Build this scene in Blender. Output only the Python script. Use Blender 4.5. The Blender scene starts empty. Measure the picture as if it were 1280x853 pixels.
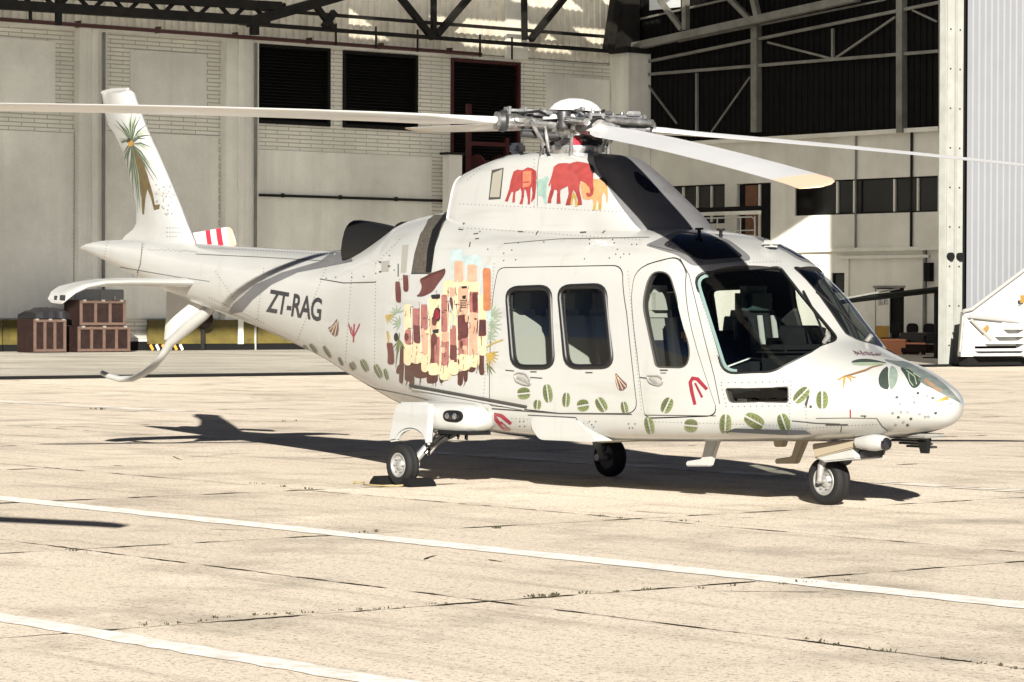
import bpy, bmesh, math, random
from mathutils import Vector, Matrix, Quaternion, geometry
from mathutils.bvhtree import BVHTree
R = math.radians
random.seed(7)
scene = bpy.context.scene
col = scene.collection

# ------------------------------------------------------------------ camera
CAM = Vector((15.395, -15.418, 1.421)); YAW = R(141.0386); FPX = 3748.7; HORIZON = 384.25; ROLL = .004
PITCH = math.atan((426.5 - HORIZON) / FPX)
c_f = Vector((math.cos(YAW)*math.cos(PITCH), math.sin(YAW)*math.cos(PITCH), -math.sin(PITCH)))
c_r = Vector((math.sin(YAW), -math.cos(YAW), 0)); c_u = c_r.cross(c_f)
cr = c_r*math.cos(ROLL) + c_u*math.sin(ROLL); cu = c_u*math.cos(ROLL) - c_r*math.sin(ROLL)
cam_d = bpy.data.cameras.new('camera'); cam = bpy.data.objects.new('camera', cam_d); col.objects.link(cam)
cam_d.sensor_width = 36; cam_d.lens = FPX/1280*36; cam_d.clip_start = .5; cam_d.clip_end = 3000
cam.matrix_world = Matrix(((cr.x, cu.x, -c_f.x, CAM.x), (cr.y, cu.y, -c_f.y, CAM.y), (cr.z, cu.z, -c_f.z, CAM.z), (0, 0, 0, 1)))
scene.camera = cam

# ------------------------------------------------------------------ light
SUN_AZ, SUN_EL = R(-38.25), R(19.5)
sdir = Vector((math.cos(SUN_AZ)*math.cos(SUN_EL), math.sin(SUN_AZ)*math.cos(SUN_EL), math.sin(SUN_EL)))
world = bpy.data.worlds.new('World'); scene.world = world; world.use_nodes = True
wn = world.node_tree; bg = wn.nodes['Background']
sky = wn.nodes.new('ShaderNodeTexSky'); sky.sky_type = 'NISHITA'; sky.sun_disc = False
sky.sun_elevation = SUN_EL; sky.sun_rotation = math.atan2(sdir.x, sdir.y)
sky.altitude = 1500; sky.air_density = .1; sky.dust_density = .1; sky.ozone_density = .8
wn.links.new(sky.outputs[0], bg.inputs[0]); bg.inputs[1].default_value = .05
sun_d = bpy.data.lights.new('sun', 'SUN'); sun_d.energy = 5; sun_d.angle = R(.5); sun_d.color = (1, .945, .86)
sun = bpy.data.objects.new('sun', sun_d); col.objects.link(sun)
sun.rotation_mode = 'QUATERNION'; sun.rotation_quaternion = sdir.to_track_quat('Z', 'Y'); sun.location = (30, -24, 20)
vs = scene.view_settings; vs.view_transform = 'Standard'; vs.look = 'None'; vs.gamma = 1; vs.exposure = 1.62
vs.use_curve_mapping = False

# ------------------------------------------------------------------ pixel helpers (photo pixels, 1280 x 853)
def ray(px, py):
    return (c_f + cr*((px-640)/FPX) - cu*((py-426.5)/FPX)).normalized()
def on(axis, val, px, py):
    d = ray(px, py); return CAM + d*((val-CAM[axis])/d[axis])

# ------------------------------------------------------------------ materials
MATS = {}
def mat(name, color, rough=.6, metal=0., noise=0., nscale=6., bump=0., bscale=40., coat=0., spec=.5, dark=None, detail=6):
    """Principled with optional large colour variation (noise, towards `dark`) and fine bump."""
    if name in MATS: return MATS[name]
    m = bpy.data.materials.new(name); m.use_nodes = True; MATS[name] = m
    nt = m.node_tree; b = nt.nodes['Principled BSDF']
    b.inputs['Base Color'].default_value = (*color, 1); b.inputs['Roughness'].default_value = rough
    b.inputs['Metallic'].default_value = metal; b.inputs['Specular IOR Level'].default_value = spec
    if coat: b.inputs['Coat Weight'].default_value = coat; b.inputs['Coat Roughness'].default_value = .08
    if noise or bump:
        tc = nt.nodes.new('ShaderNodeTexCoord')
    if noise:
        n = nt.nodes.new('ShaderNodeTexNoise'); n.inputs['Scale'].default_value = nscale; n.inputs['Detail'].default_value = detail
        n.inputs['Roughness'].default_value = .62
        nt.links.new(tc.outputs['Object'], n.inputs['Vector'])
        rp = nt.nodes.new('ShaderNodeMapRange'); rp.inputs['From Min'].default_value = .35; rp.inputs['From Max'].default_value = .7
        rp.inputs['To Min'].default_value = 0; rp.inputs['To Max'].default_value = noise
        nt.links.new(n.outputs['Fac'], rp.inputs['Value'])
        mx = nt.nodes.new('ShaderNodeMix'); mx.data_type = 'RGBA'
        mx.inputs['A'].default_value = (*color, 1)
        dk = dark or tuple(x*.45 for x in color); mx.inputs['B'].default_value = (*dk, 1)
        nt.links.new(rp.outputs[0], mx.inputs['Factor']); nt.links.new(mx.outputs['Result'], b.inputs['Base Color'])
    if bump:
        n2 = nt.nodes.new('ShaderNodeTexNoise'); n2.inputs['Scale'].default_value = bscale; n2.inputs['Detail'].default_value = 4
        nt.links.new(tc.outputs['Object'], n2.inputs['Vector'])
        bp = nt.nodes.new('ShaderNodeBump'); bp.inputs['Strength'].default_value = bump; bp.inputs['Distance'].default_value = .02
        nt.links.new(n2.outputs['Fac'], bp.inputs['Height']); nt.links.new(bp.outputs[0], b.inputs['Normal'])
    return m

def concrete(name, base, dark, speck, scale=1., patch=.5, streak=(.15, 1.4, 1), slabs=False, spk=1.):
    """weathered concrete: broad stains, streaks, aggregate speckle"""
    m = bpy.data.materials.new(name); m.use_nodes = True; MATS[name] = m; nt = m.node_tree; b = nt.nodes['Principled BSDF']
    b.inputs['Roughness'].default_value = .9; b.inputs['Specular IOR Level'].default_value = .04
    geo = nt.nodes.new('ShaderNodeNewGeometry'); L = nt.links
    def noise(s, det, vec=None):
        n = nt.nodes.new('ShaderNodeTexNoise'); n.inputs['Scale'].default_value = s; n.inputs['Detail'].default_value = det; n.inputs['Roughness'].default_value = .65
        L.new(vec or geo.outputs['Position'], n.inputs['Vector']); return n.outputs['Fac']
    def rng(v, a, bb, c, d):
        r = nt.nodes.new('ShaderNodeMapRange'); r.clamp = True
        for k, x in zip(('From Min', 'From Max', 'To Min', 'To Max'), (a, bb, c, d)): r.inputs[k].default_value = x
        L.new(v, r.inputs['Value']); return r.outputs[0]
    def mix(f, a, bb):
        x = nt.nodes.new('ShaderNodeMix'); x.data_type = 'RGBA'; L.new(f, x.inputs['Factor'])
        for k, v in (('A', a), ('B', bb)):
            if isinstance(v, tuple): x.inputs[k].default_value = (*v, 1)
            else: L.new(v, x.inputs[k])
        return x.outputs['Result']
    c1 = mix(rng(noise(.35*scale, 8), .38, .68, 0, patch), base, dark)
    mp = nt.nodes.new('ShaderNodeMapping'); mp.inputs['Scale'].default_value = streak; L.new(geo.outputs['Position'], mp.inputs['Vector'])
    c2 = mix(rng(noise(1.1*scale, 6, mp.outputs[0]), .5, .72, 0, patch*.55), c1, dark)
    if slabs:      # each slab weathers a little differently; oil spots, tyre scuffs and bleached patches
        oi = nt.nodes.new('ShaderNodeObjectInfo'); c2 = mix(rng(oi.outputs['Random'], 0, 1, 0, .62), c2, dark)
        c2 = mix(rng(noise(.8, 10), .50, .70, 0, .8), c2, tuple(x*.55 for x in dark))
        c2 = mix(rng(noise(.55, 7), .30, .42, .5, 0), c2, tuple(min(.85, x*1.22) for x in base))
        mp2 = nt.nodes.new('ShaderNodeMapping'); mp2.inputs['Scale'].default_value = (.35, 5., 1); mp2.inputs['Rotation'].default_value = (0, 0, .12); L.new(geo.outputs['Position'], mp2.inputs['Vector'])
        c2 = mix(rng(noise(.8, 7, mp2.outputs[0]), .52, .68, 0, .55), c2, tuple(x*.6 for x in dark))
    c3 = mix(rng(noise(26*scale, 3), .56, .66, 0, .62*spk), c2, speck)
    c4 = mix(rng(noise(60*scale, 2), .58, .66, 0, .7*spk), c3, tuple(x*.6 for x in speck))
    L.new(c4, b.inputs['Base Color'])
    bp = nt.nodes.new('ShaderNodeBump'); bp.inputs['Strength'].default_value = .35; bp.inputs['Distance'].default_value = .01
    L.new(noise(45*scale, 4), bp.inputs['Height']); L.new(bp.outputs[0], b.inputs['Normal'])
    return m

def brick_mat(name, c1, c2, mortar, bw=.9, bh=.13, axis='Y'):
    m = bpy.data.materials.new(name); m.use_nodes = True; MATS[name] = m; nt = m.node_tree; b = nt.nodes['Principled BSDF']; L = nt.links
    b.inputs['Roughness'].default_value = .85; b.inputs['Specular IOR Level'].default_value = .2
    geo = nt.nodes.new('ShaderNodeNewGeometry'); sep = nt.nodes.new('ShaderNodeSeparateXYZ'); L.new(geo.outputs['Position'], sep.inputs[0])
    cmb = nt.nodes.new('ShaderNodeCombineXYZ'); L.new(sep.outputs[axis], cmb.inputs['X']); L.new(sep.outputs['Z'], cmb.inputs['Y'])
    br = nt.nodes.new('ShaderNodeTexBrick'); L.new(cmb.outputs[0], br.inputs['Vector'])
    br.inputs['Color1'].default_value = (*c1, 1); br.inputs['Color2'].default_value = (*c2, 1); br.inputs['Mortar'].default_value = (*mortar, 1)
    br.inputs['Scale'].default_value = 1; br.inputs['Brick Width'].default_value = bw; br.inputs['Row Height'].default_value = bh
    br.inputs['Mortar Size'].default_value = .014; br.inputs['Mortar Smooth'].default_value = .2
    n = nt.nodes.new('ShaderNodeTexNoise'); n.inputs['Scale'].default_value = .5; n.inputs['Detail'].default_value = 9; L.new(geo.outputs['Position'], n.inputs['Vector'])
    r = nt.nodes.new('ShaderNodeMapRange'); r.inputs['From Min'].default_value = .4; r.inputs['From Max'].default_value = .7; r.inputs['To Max'].default_value = .45
    L.new(n.outputs['Fac'], r.inputs['Value'])
    mx = nt.nodes.new('ShaderNodeMix'); mx.data_type = 'RGBA'; L.new(r.outputs[0], mx.inputs['Factor']); L.new(br.outputs['Color'], mx.inputs['A'])
    mx.inputs['B'].default_value = (*[x*.5 for x in c1], 1); L.new(mx.outputs['Result'], b.inputs['Base Color'])
    bp = nt.nodes.new('ShaderNodeBump'); bp.inputs['Strength'].default_value = .8; bp.inputs['Distance'].default_value = .03; bp.invert = True
    L.new(br.outputs['Fac'], bp.inputs['Height']); L.new(bp.outputs[0], b.inputs['Normal'])
    return m

def glass_mat(name, tint, refl=1., base=.04):
    m = bpy.data.materials.new(name); m.use_nodes = True; MATS[name] = m; nt = m.node_tree; nt.nodes.clear(); L = nt.links
    o = nt.nodes.new('ShaderNodeOutputMaterial'); mx = nt.nodes.new('ShaderNodeMixShader')
    t = nt.nodes.new('ShaderNodeBsdfTransparent'); t.inputs[0].default_value = (*tint, 1)
    g = nt.nodes.new('ShaderNodeBsdfGlossy'); g.inputs['Roughness'].default_value = .03; g.inputs[0].default_value = (.95, .97, 1, 1)
    lw = nt.nodes.new('ShaderNodeLayerWeight'); lw.inputs['Blend'].default_value = .5
    pw = nt.nodes.new('ShaderNodeMath'); pw.operation = 'POWER'; pw.inputs[1].default_value = 5; L.new(lw.outputs['Facing'], pw.inputs[0])
    mu = nt.nodes.new('ShaderNodeMath'); mu.operation = 'MULTIPLY_ADD'; mu.inputs[1].default_value = .95; mu.inputs[2].default_value = base*refl; mu.use_clamp = True; L.new(pw.outputs[0], mu.inputs[0])
    L.new(mu.outputs[0], mx.inputs[0]); L.new(t.outputs[0], mx.inputs[1]); L.new(g.outputs[0], mx.inputs[2]); L.new(mx.outputs[0], o.inputs[0])
    return m

M_APRON = concrete('apron_concrete', (.69, .61, .505), (.53, .465, .375), (.16, .135, .105), slabs=True, spk=1.12)
M_FLOOR = concrete('hangar_floor_concrete', (.40, .375, .32), (.20, .185, .155), (.14, .13, .105), 1, .8)
M_WALLP = concrete('wall_plaster', (.88, .875, .805), (.56, .555, .505), (.74, .73, .66), .6, .9, (1.3, 1.3, .09), spk=.5)
M_OFFICE = concrete('office_plaster', (.80, .785, .715), (.52, .505, .455), (.68, .665, .59), .6, .85, (1.3, 1.3, .1), spk=.5)
M_BRICK = brick_mat('pale_brick', (.84, .82, .73), (.81, .79, .70), (.42, .41, .355))
M_SOIL = mat('joint_soil', (.03, .026, .02), .95, spec=.02, noise=.5, nscale=9)
M_PAINTLINE = mat('line_paint', (.80, .80, .78), .7, noise=.85, nscale=9, detail=12, dark=(.52, .46, .37), bump=.2)
M_STEEL = mat('dark_steel', (.012, .012, .012), .7, .0, noise=.6, nscale=3, dark=(.03, .026, .022), spec=.15)
M_STEELG = mat('grey_steel', (.22, .22, .20), .55, .1, noise=.6, nscale=2, dark=(.09, .085, .07))
M_BLACKCLAD = mat('black_cladding', (.006, .006, .006), .8, noise=.6, nscale=1.2, dark=(.012, .012, .0115), spec=.08)
M_CREAMCLAD = mat('cream_cladding', (.88, .84, .73), .6, noise=.6, nscale=.8, dark=(.30, .265, .21))
M_DOORCLAD = mat('grey_white_cladding', (.162, .169, .18), .6, .0, noise=.35, nscale=1.1, dark=(.135, .142, .152))
M_POST = mat('pale_green_paint', (.255, .262, .24), .55, noise=.6, nscale=2.4, dark=(.17, .174, .155))
M_REDPIPE = mat('dark_red_pipe', (.06, .012, .012), .5, noise=.5, nscale=3)
M_RED = mat('red_paint', (.055, .006, .008), .5, noise=.5, nscale=4)
M_LOUVRE = mat('black_louvre', (.008, .008, .0075), .6, spec=.15)
M_YELLOW = mat('olive_yellow_paint', (.10, .077, .012), .6, noise=.7, nscale=2.2, dark=(.025, .02, .008))
M_BLACK = mat('black_matt', (.006, .006, .006), .7, spec=.15)
M_WOOD = mat('brown_door', (.16, .07, .035), .6, noise=.6, nscale=5)
M_WINGLASS = mat('dark_glass', (.006, .0065, .007), .08, spec=.6)
M_WHITEMETAL = mat('white_vehicle_paint', (.42, .42, .405), .4, noise=.35, nscale=1.5, dark=(.36, .35, .32))
M_CRATE = mat('crate_wood', (.009, .004, .003), .7, spec=.2, noise=.6, nscale=6, dark=(.025, .012, .01))
M_BATTEN = mat('crate_batten', (.085, .05, .035), .7, noise=.6, nscale=7)
M_TARP = mat('black_tarpaulin', (.007, .007, .009), .5, bump=.5, bscale=5)
M_SALMON = mat('salmon_plastic', (.62, .25, .13), .5)

# ------------------------------------------------------------------ mesh helpers
class MB:
    def __init__(s): s.v = []; s.f = []; s.m = []; s.mi = 0
    def add(s, vs, fs):
        o = len(s.v); s.v += [tuple(v) for v in vs]; s.f += [tuple(i+o for i in f) for f in fs]; s.m += [s.mi]*len(fs); return s
    def box(s, c, d, rot=None):
        c = Vector(c); h = Vector(d)/2
        vs = [Vector((sx*h.x, sy*h.y, sz*h.z)) for sz in (-1, 1) for sy in (-1, 1) for sx in (-1, 1)]
        if rot is not None: vs = [rot @ v for v in vs]
        return s.add([c+v for v in vs], [(0, 2, 3, 1), (4, 5, 7, 6), (0, 1, 5, 4), (2, 6, 7, 3), (0, 4, 6, 2), (1, 3, 7, 5)])
    def box2(s, a, b):
        a = Vector(a); b = Vector(b); lo = Vector(map(min, a, b)); hi = Vector(map(max, a, b))
        return s.box((lo+hi)/2, hi-lo)
    def bbox(s, c, d, bev=.02, rot=None):
        """box with chamfered edges on all sides"""
        bm = bmesh.new(); bmesh.ops.create_cube(bm, size=1)
        for v in bm.verts: v.co = Vector((v.co.x*d[0], v.co.y*d[1], v.co.z*d[2]))
        bmesh.ops.bevel(bm, geom=bm.edges[:], offset=min(bev, min(d)*.45), segments=2, affect='EDGES')
        bm.verts.ensure_lookup_table(); bm.verts.index_update()
        vs = [(rot @ v.co if rot is not None else v.co) + Vector(c) for v in bm.verts]; fs = [[v.index for v in f.verts] for f in bm.faces]
        bm.free(); return s.add(vs, fs)
    def cyl(s, p0, p1, r0, r1=None, n=12, caps=True):
        p0 = Vector(p0); p1 = Vector(p1); r1 = r0 if r1 is None else r1
        q = (p1-p0).to_track_quat('Z', 'Y'); vs = []
        for p, r in ((p0, r0), (p1, r1)):
            for k in range(n):
                a = 2*math.pi*k/n; vs.append(p + q @ Vector((r*math.cos(a), r*math.sin(a), 0)))
        fs = [(k, (k+1) % n, n+(k+1) % n, n+k) for k in range(n)]
        if caps: fs += [tuple(range(n-1, -1, -1)), tuple(range(n, 2*n))]
        return s.add(vs, fs)
    def bar(s, p0, p1, w, h=None):
        """square bar between two points"""
        h = w if h is None else h; p0 = Vector(p0); p1 = Vector(p1); q = (p1-p0).to_track_quat('Y', 'Z')
        return s.box((p0+p1)/2, (w, (p1-p0).length, h), q.to_matrix())
    def tube(s, pts, r, n=8, closed=False):
        pts = [Vector(p) for p in pts]; N = len(pts); rr = r if isinstance(r, (list, tuple)) else [r]*N; vs = []
        prev = None
        for i, p in enumerate(pts):
            a = pts[i-1] if (i or closed) else p; b = pts[(i+1) % N] if (i < N-1 or closed) else p
            t = (b-a).normalized()
            if prev is None: x = t.orthogonal().normalized()
            else: x = (prev - t*prev.dot(t)).normalized()
            prev = x; y = t.cross(x)
            for k in range(n):
                an = 2*math.pi*k/n; vs.append(p + (x*math.cos(an)+y*math.sin(an))*rr[i])
        fs = []
        for i in range(N if closed else N-1):
            j = (i+1) % N
            for k in range(n): fs.append((i*n+k, i*n+(k+1) % n, j*n+(k+1) % n, j*n+k))
        if not closed: fs += [tuple(range(n-1, -1, -1)), tuple(range((N-1)*n, N*n))]
        return s.add(vs, fs)
    def lathe(s, prof, c=(0, 0, 0), axis=(0, 0, 1), n=32):
        q = Vector(axis).to_track_quat('Z', 'Y'); c = Vector(c); vs = []; P = len(prof)
        for k in range(n):
            a = 2*math.pi*k/n
            for r, z in prof: vs.append(c + q @ Vector((r*math.cos(a), r*math.sin(a), z)))
        fs = [(k*P+i, ((k+1) % n)*P+i, ((k+1) % n)*P+i+1, k*P+i+1) for k in range(n) for i in range(P-1)]
        return s.add(vs, fs)
    def loft(s, rings, caps=True):
        n = len(rings[0]); vs = [p for r in rings for p in r]; fs = []
        for i in range(len(rings)-1):
            for k in range(n): fs.append((i*n+k, i*n+(k+1) % n, (i+1)*n+(k+1) % n, (i+1)*n+k))
        if caps: fs += [tuple(range(n-1, -1, -1)), tuple(range((len(rings)-1)*n, len(rings)*n))]
        return s.add(vs, fs)
    def mesh(s, name, mats, smooth=None):
        me = bpy.data.meshes.new(name); me.from_pydata(s.v, [], s.f)
        mats = mats if isinstance(mats, (list, tuple)) else [mats]
        for m in mats: me.materials.append(m)
        if len(mats) > 1: me.polygons.foreach_set('material_index', s.m)
        bm = bmesh.new(); bm.from_mesh(me); bmesh.ops.recalc_face_normals(bm, faces=bm.faces[:]); bm.to_mesh(me); bm.free()
        if smooth is not None:
            me.shade_smooth(); me.set_sharp_from_angle(angle=R(smooth))
        me.update(); return me
    def build(s, name, mats, parent=None, smooth=None):
        return link(name, s.mesh(name, mats, smooth), parent)

def link(name, me, parent=None, loc=None):
    o = bpy.data.objects.new(name, me); col.objects.link(o)
    if loc is not None: o.location = loc
    if parent is not None: adopt(o, parent)
    return o
def adopt(o, parent):
    o.parent = parent
    if parent.type == 'EMPTY' and parent.parent is None: o.matrix_parent_inverse = Matrix.Translation(-parent.location)
def empty(name, loc, label=None, cat=None, group=None):
    o = bpy.data.objects.new(name, None); col.objects.link(o); o.location = loc; o.empty_display_size = .2
    tag(o, label, cat, group); return o
def tag(o, label=None, cat=None, group=None, kind=None):
    for k, v in (('label', label), ('category', cat), ('group', group), ('kind', kind)):
        if v: o[k] = v
    return o
# ================================================================== GROUND
GX0, GDX, GY0, GDY = .25, 3.85, -2.1, 4.31
gm = MB(); gm.add([(-400, -400, -.03), (400, -400, -.03), (400, 400, -.03), (-400, 400, -.03)], [(0, 1, 2, 3)])
apron = tag(gm.build('apron', M_APRON), kind='structure')
def inview(p, mx=60):
    d = Vector(p)-CAM; z = d.dot(c_f)
    if z < 1: return False
    x = 640+FPX*d.dot(cr)/z; return -mx < x < 1280+mx
sm = MB()
bm = bmesh.new(); bmesh.ops.create_cube(bm, size=1)
for v in bm.verts: v.co = Vector((v.co.x*(GDX-.003), v.co.y*(GDY-.003), v.co.z*.2-.1))
slab_me = bpy.data.meshes.new('slab'); bm.to_mesh(slab_me); bm.free(); slab_me.materials.append(M_APRON)
XF = -36.8
for i in range(-10, 4):
    for j in range(-4, 13):
        cx, cy = GX0+GDX*(i+.5), GY0+GDY*(j+.5)
        if cx-GDX/2 < XF: continue
        if not any(inview((cx+a*GDX*.5, cy+b*GDY*.5, 0), 150) for a in (-1, 0, 1) for b in (-1, 0, 1)): continue
        o = link('slab', slab_me, apron, (cx, cy, 0))
# joint dirt, intermittent and ragged
jm = MB()
def ragged(x0, y0, x1, y1, wa, wb, seg=.06, z=.004):
    L = math.hypot(x1-x0, y1-y0); n = max(2, int(L/seg)); ux, uy = (x1-x0)/L, (y1-y0)/L; vs = []
    for k in range(n+1):
        t = k/n; e = min(1, 4*min(t, 1-t)+.15)
        a = random.uniform(wa, wb)*e; b = random.uniform(wa, wb)*e; j = random.uniform(-.006, .006)
        px, py = x0+(x1-x0)*t, y0+(y1-y0)*t
        vs += [(px-uy*(a+j), py+ux*(a+j), z), (px+uy*(b-j), py-ux*(b-j), z)]
    jm.add(vs, [(2*k, 2*k+1, 2*k+3, 2*k+2) for k in range(n)])
def joint(x0, y0, x1, y1, dens, wa, wb):
    L = math.hypot(x1-x0, y1-y0); t = 0; 
    q = 0
    while q < L:
        e = min(L, q+random.uniform(.3, 1.6)); a, b = q/L, e/L; q = e+(random.uniform(.05, .5) if random.random() < .25 else 0); jx, jy = random.uniform(-.006, .006), random.uniform(-.006, .006)
        ragged(x0+(x1-x0)*a+jx*(abs(y1-y0) > 1), y0+(y1-y0)*a+jy*(abs(x1-x0) > 1), x0+(x1-x0)*b+jx*(abs(y1-y0) > 1), y0+(y1-y0)*b+jy*(abs(x1-x0) > 1), .0015, .008, .06, .003)
    while t < L:
        d = random.uniform(.08, .55)
        if random.random() < dens:
            a, b = t/L, min(1, (t+d)/L)
            ragged(x0+(x1-x0)*a, y0+(y1-y0)*a, x0+(x1-x0)*b, y0+(y1-y0)*b, wa, wb)
        t += d+random.uniform(.02, .5)
for i in range(-9, 4):
    x = GX0+GDX*i; near = i in (0, 1)
    joint(x, -12, x, 28, .92 if i == 1 else (.6 if near else .5), .008, .026 if near else .04)
for j in range(-2, 7):
    y = GY0+GDY*j
    joint(-30, y, 12, y, .75 if j in (-1, 0) else .5, .005, .018)
for k in range(70):       # stray cracks and spalls
    x, y = random.uniform(-30, 6), random.uniform(-8, 20); a = random.uniform(0, 3.1); l = random.uniform(.1, .7)
    if inview((x, y, 0)): ragged(x, y, x+l*math.cos(a), y+l*math.sin(a), .003, .014)
tag(jm.build('joint_soil', M_SOIL, apron), kind='stuff')
# painted guide lines, worn edges
def paint(name, x0, x1, ya, yb, m, breaks=0.):
    p = MB(); n = int((x1-x0)/.12); vs = []
    for k in range(n+1):
        x = x0+(x1-x0)*k/n; vs += [(x, ya+random.uniform(-.014, .014), .0045), (x, yb+random.uniform(-.014, .014), .0045)]
    p.add(vs, [(2*k, 2*k+2, 2*k+3, 2*k+1) for k in range(n) if random.random() >= breaks]); return p.build(name, m, apron)
M_WORN = mat('worn_line_paint', (.70, .68, .63), .8, noise=1., nscale=3., dark=(.50, .43, .33), bump=.2)
paint('painted_line', -34, 12, -4.61, -4.36, M_PAINTLINE)
paint('painted_line', -34, 12, -8.76, -8.57, M_PAINTLINE)
paint('painted_line', -9, 8, 2.22, 2.5, M_WORN, .25)
paint('painted_line', -34, -18.5, 6.25, 6.7, M_WORN, .1)
# weeds in the joints
wm = MB()
M_WEED = mat('weed_green', (.03, .034, .014), .8, noise=.7, nscale=30, dark=(.055, .04, .02))
def tuft(x, y, s):
    for k in range(random.randint(4, 8)):
        a = random.uniform(0, 6.3); r = random.uniform(0, .035)*s; h = random.uniform(.006, .020)*s; l = random.uniform(.3, 1.)*h
        bx, by = x+r*math.cos(a), y+r*math.sin(a); w = random.uniform(.003, .008)*s; ca, sa = math.cos(a), math.sin(a)
        wm.add([(bx-sa*w, by+ca*w, 0), (bx+sa*w, by-ca*w, 0), (bx+ca*l*.6+sa*w*.8, by+sa*l*.6-ca*w*.8, h*.8), (bx+ca*l, by+sa*l, h), (bx+ca*l*.6-sa*w*.8, by+sa*l*.6+ca*w*.8, h*.8)], [(0, 1, 2, 3, 4)])
for px, py, s, n in ((694, 745, 1.5, 5), (640, 748, 1, 3), (1010, 728, 1., 4), (1040, 727, .8, 4), (800, 738, .9, 4), (300, 771, .9, 5), (420, 764, .8, 4), (205, 781, .9, 4), (440, 667, 1.2, 4), (1085, 812, 1., 5), (1200, 826, .8, 4), (98, 690, 1., 3), (612, 661, 1.1, 3), (370, 767, .8, 3), (500, 760, .8, 5), (560, 754, .8, 3), (1270, 836, 1.2, 3), (900, 734, .8, 3), (990, 798, .9, 3), (120, 512, 2, 3), (360, 527, 2, 2), (370, 610, 1.2, 3), (870, 653, .9, 3), (750, 646, .9, 3), (320, 605, 1, 3)):
    g = on(2, 0, px, py)
    for k in range(n):
        jx = abs(g.x-(GX0+GDX*round((g.x-GX0)/GDX))) < abs(g.y-(GY0+GDY*round((g.y-GY0)/GDY)))
        q = random.uniform(-.22, .22); s *= .93; tuft(g.x+(random.uniform(-.02, .02) if jx else q), g.y+(q if jx else random.uniform(-.02, .02)), s*random.uniform(.6, 1.2))
tag(wm.build('weeds', M_WEED), 'low green weeds growing in the joints of the concrete apron', 'weeds', kind='stuff')

# ================================================================== HANGAR
XB, YR = -65.4, 55.42            # back wall, office side wall
YL, ZR = -14., 14.6
fl = MB(); fl.box2((XF-.02, YL, -.3), (XB-.3, YR+.3, .012)); tag(fl.build('hangar_floor', M_FLOOR), kind='structure')
hangar = empty('hangar', (-51, 20, 0), 'large open hangar with pale brick rear wall, louvres, black cladding and steel trusses', 'hangar')
def part(name, mb, m, parent=hangar, smooth=None): return mb.build(name, m, parent, smooth)
part('door_track', MB().box2((XF+.18, YL, -.05), (XF+.34, YR-12, .028)), M_BLACK)
part('door_track', MB().box2((XF+.50, YL, -.05), (XF+.58, YR-12, .022)), M_BLACK)
# rear wall: brick body, with openings left out for the louvres
Z0, Z1 = 0, 10.05
lou = [(39.2, 42.12, 7.37, 9.92), (42.68, 45.74, 7.37, 9.88), (47.2, 50.2, 5.1, 9.88)]
bw = MB(); ys = [12.]
prev = YL
for (a, b, z0, z1) in lou:
    bw.box2((XB, prev, Z0), (XB-.3, a, Z1)); bw.box2((XB, a, Z0), (XB-.3, b, z0)); bw.box2((XB, a, z1), (XB-.3, b, Z1)); prev = b
bw.box2((XB, prev, Z0), (XB-.3, YR+.3, Z1))
part('back_wall', bw, M_BRICK)
def plaster(y0, y1, z0, z1, t=.05, m=None): part('plaster_panel', MB().box2((XB+t, y0, z0), (XB-.02, y1, z1)), m or M_WALLP)
plaster(27.4, 31.75, 7.45, 9.55); plaster(34.45, 37.3, 7.75, 9.45); plaster(51.4, 54.3, 6.0, 9.5)
plaster(YL+.2, 32.4, 1.02, 6.75); plaster(33.5, 37.75, 1.02, 6.85); plaster(39.2, 46.35, .3, 6.5, .06)
plaster(20.4, 26.8, 7.45, 9.55); plaster(12.4, 19.8, 7.45, 9.55)
for a, b, d in ((32.45, 33.45, .30), (37.85, 39.1, .34), (26.85, 27.3, .2), (19.85, 20.35, .2)):
    part('pilaster', MB().box2((XB+d, a, 0), (XB-.02, b, 10.0)), M_WALLP)
    part('pilaster_rib', MB().box2((XB+d+.09, a+.42, 0), (XB+d-.01, a+.62, 9.98)), M_WALLP)
    part('downpipe', MB().cyl((XB+d+.07, b-.16, 0), (XB+d+.07, b-.16, 9.9), .05, n=8), M_STEELG, smooth=50)
part('corner_column', MB().box2((XB+1.0, 54.35, 0), (XB-.02, YR-.02, 10.55)), M_WALLP)
part('upper_pilaster', MB().box2((XB+.12, 49.55, 10.0), (XB-.02, 50.5, ZR)), M_WALLP)
part('wall_ledge', MB().box2((XB+.16, YL+.3, 9.93), (XB+.05, 47.0, 10.12)), M_WALLP)
part('fire_pipe', MB().cyl((XB+.40, YL+.3, 10.12), (XB+.40, 48.2, 10.05), .065, n=10), M_REDPIPE, smooth=50)
for k in range(12): part('pipe_bracket', MB().box((XB+.3, 15+k*2.9, 10.1), (.28, .06, .2)), M_REDPIPE)
part('wall_pipe', MB().cyl((XB+.14, 39.2, 5.02), (XB+.14, 51., 5.02), .045, n=8), M_STEEL, smooth=50)
for k in range(5): part('pipe_bracket', MB().box((XB+.1, 40.2+k*2.3, 5.03), (.16, .06, .14)), M_STEEL)
part('skirting', MB().box2((XB+.07, YL+.3, .01), (XB-.01, 54.3, .30)), M_BLACK)
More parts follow.
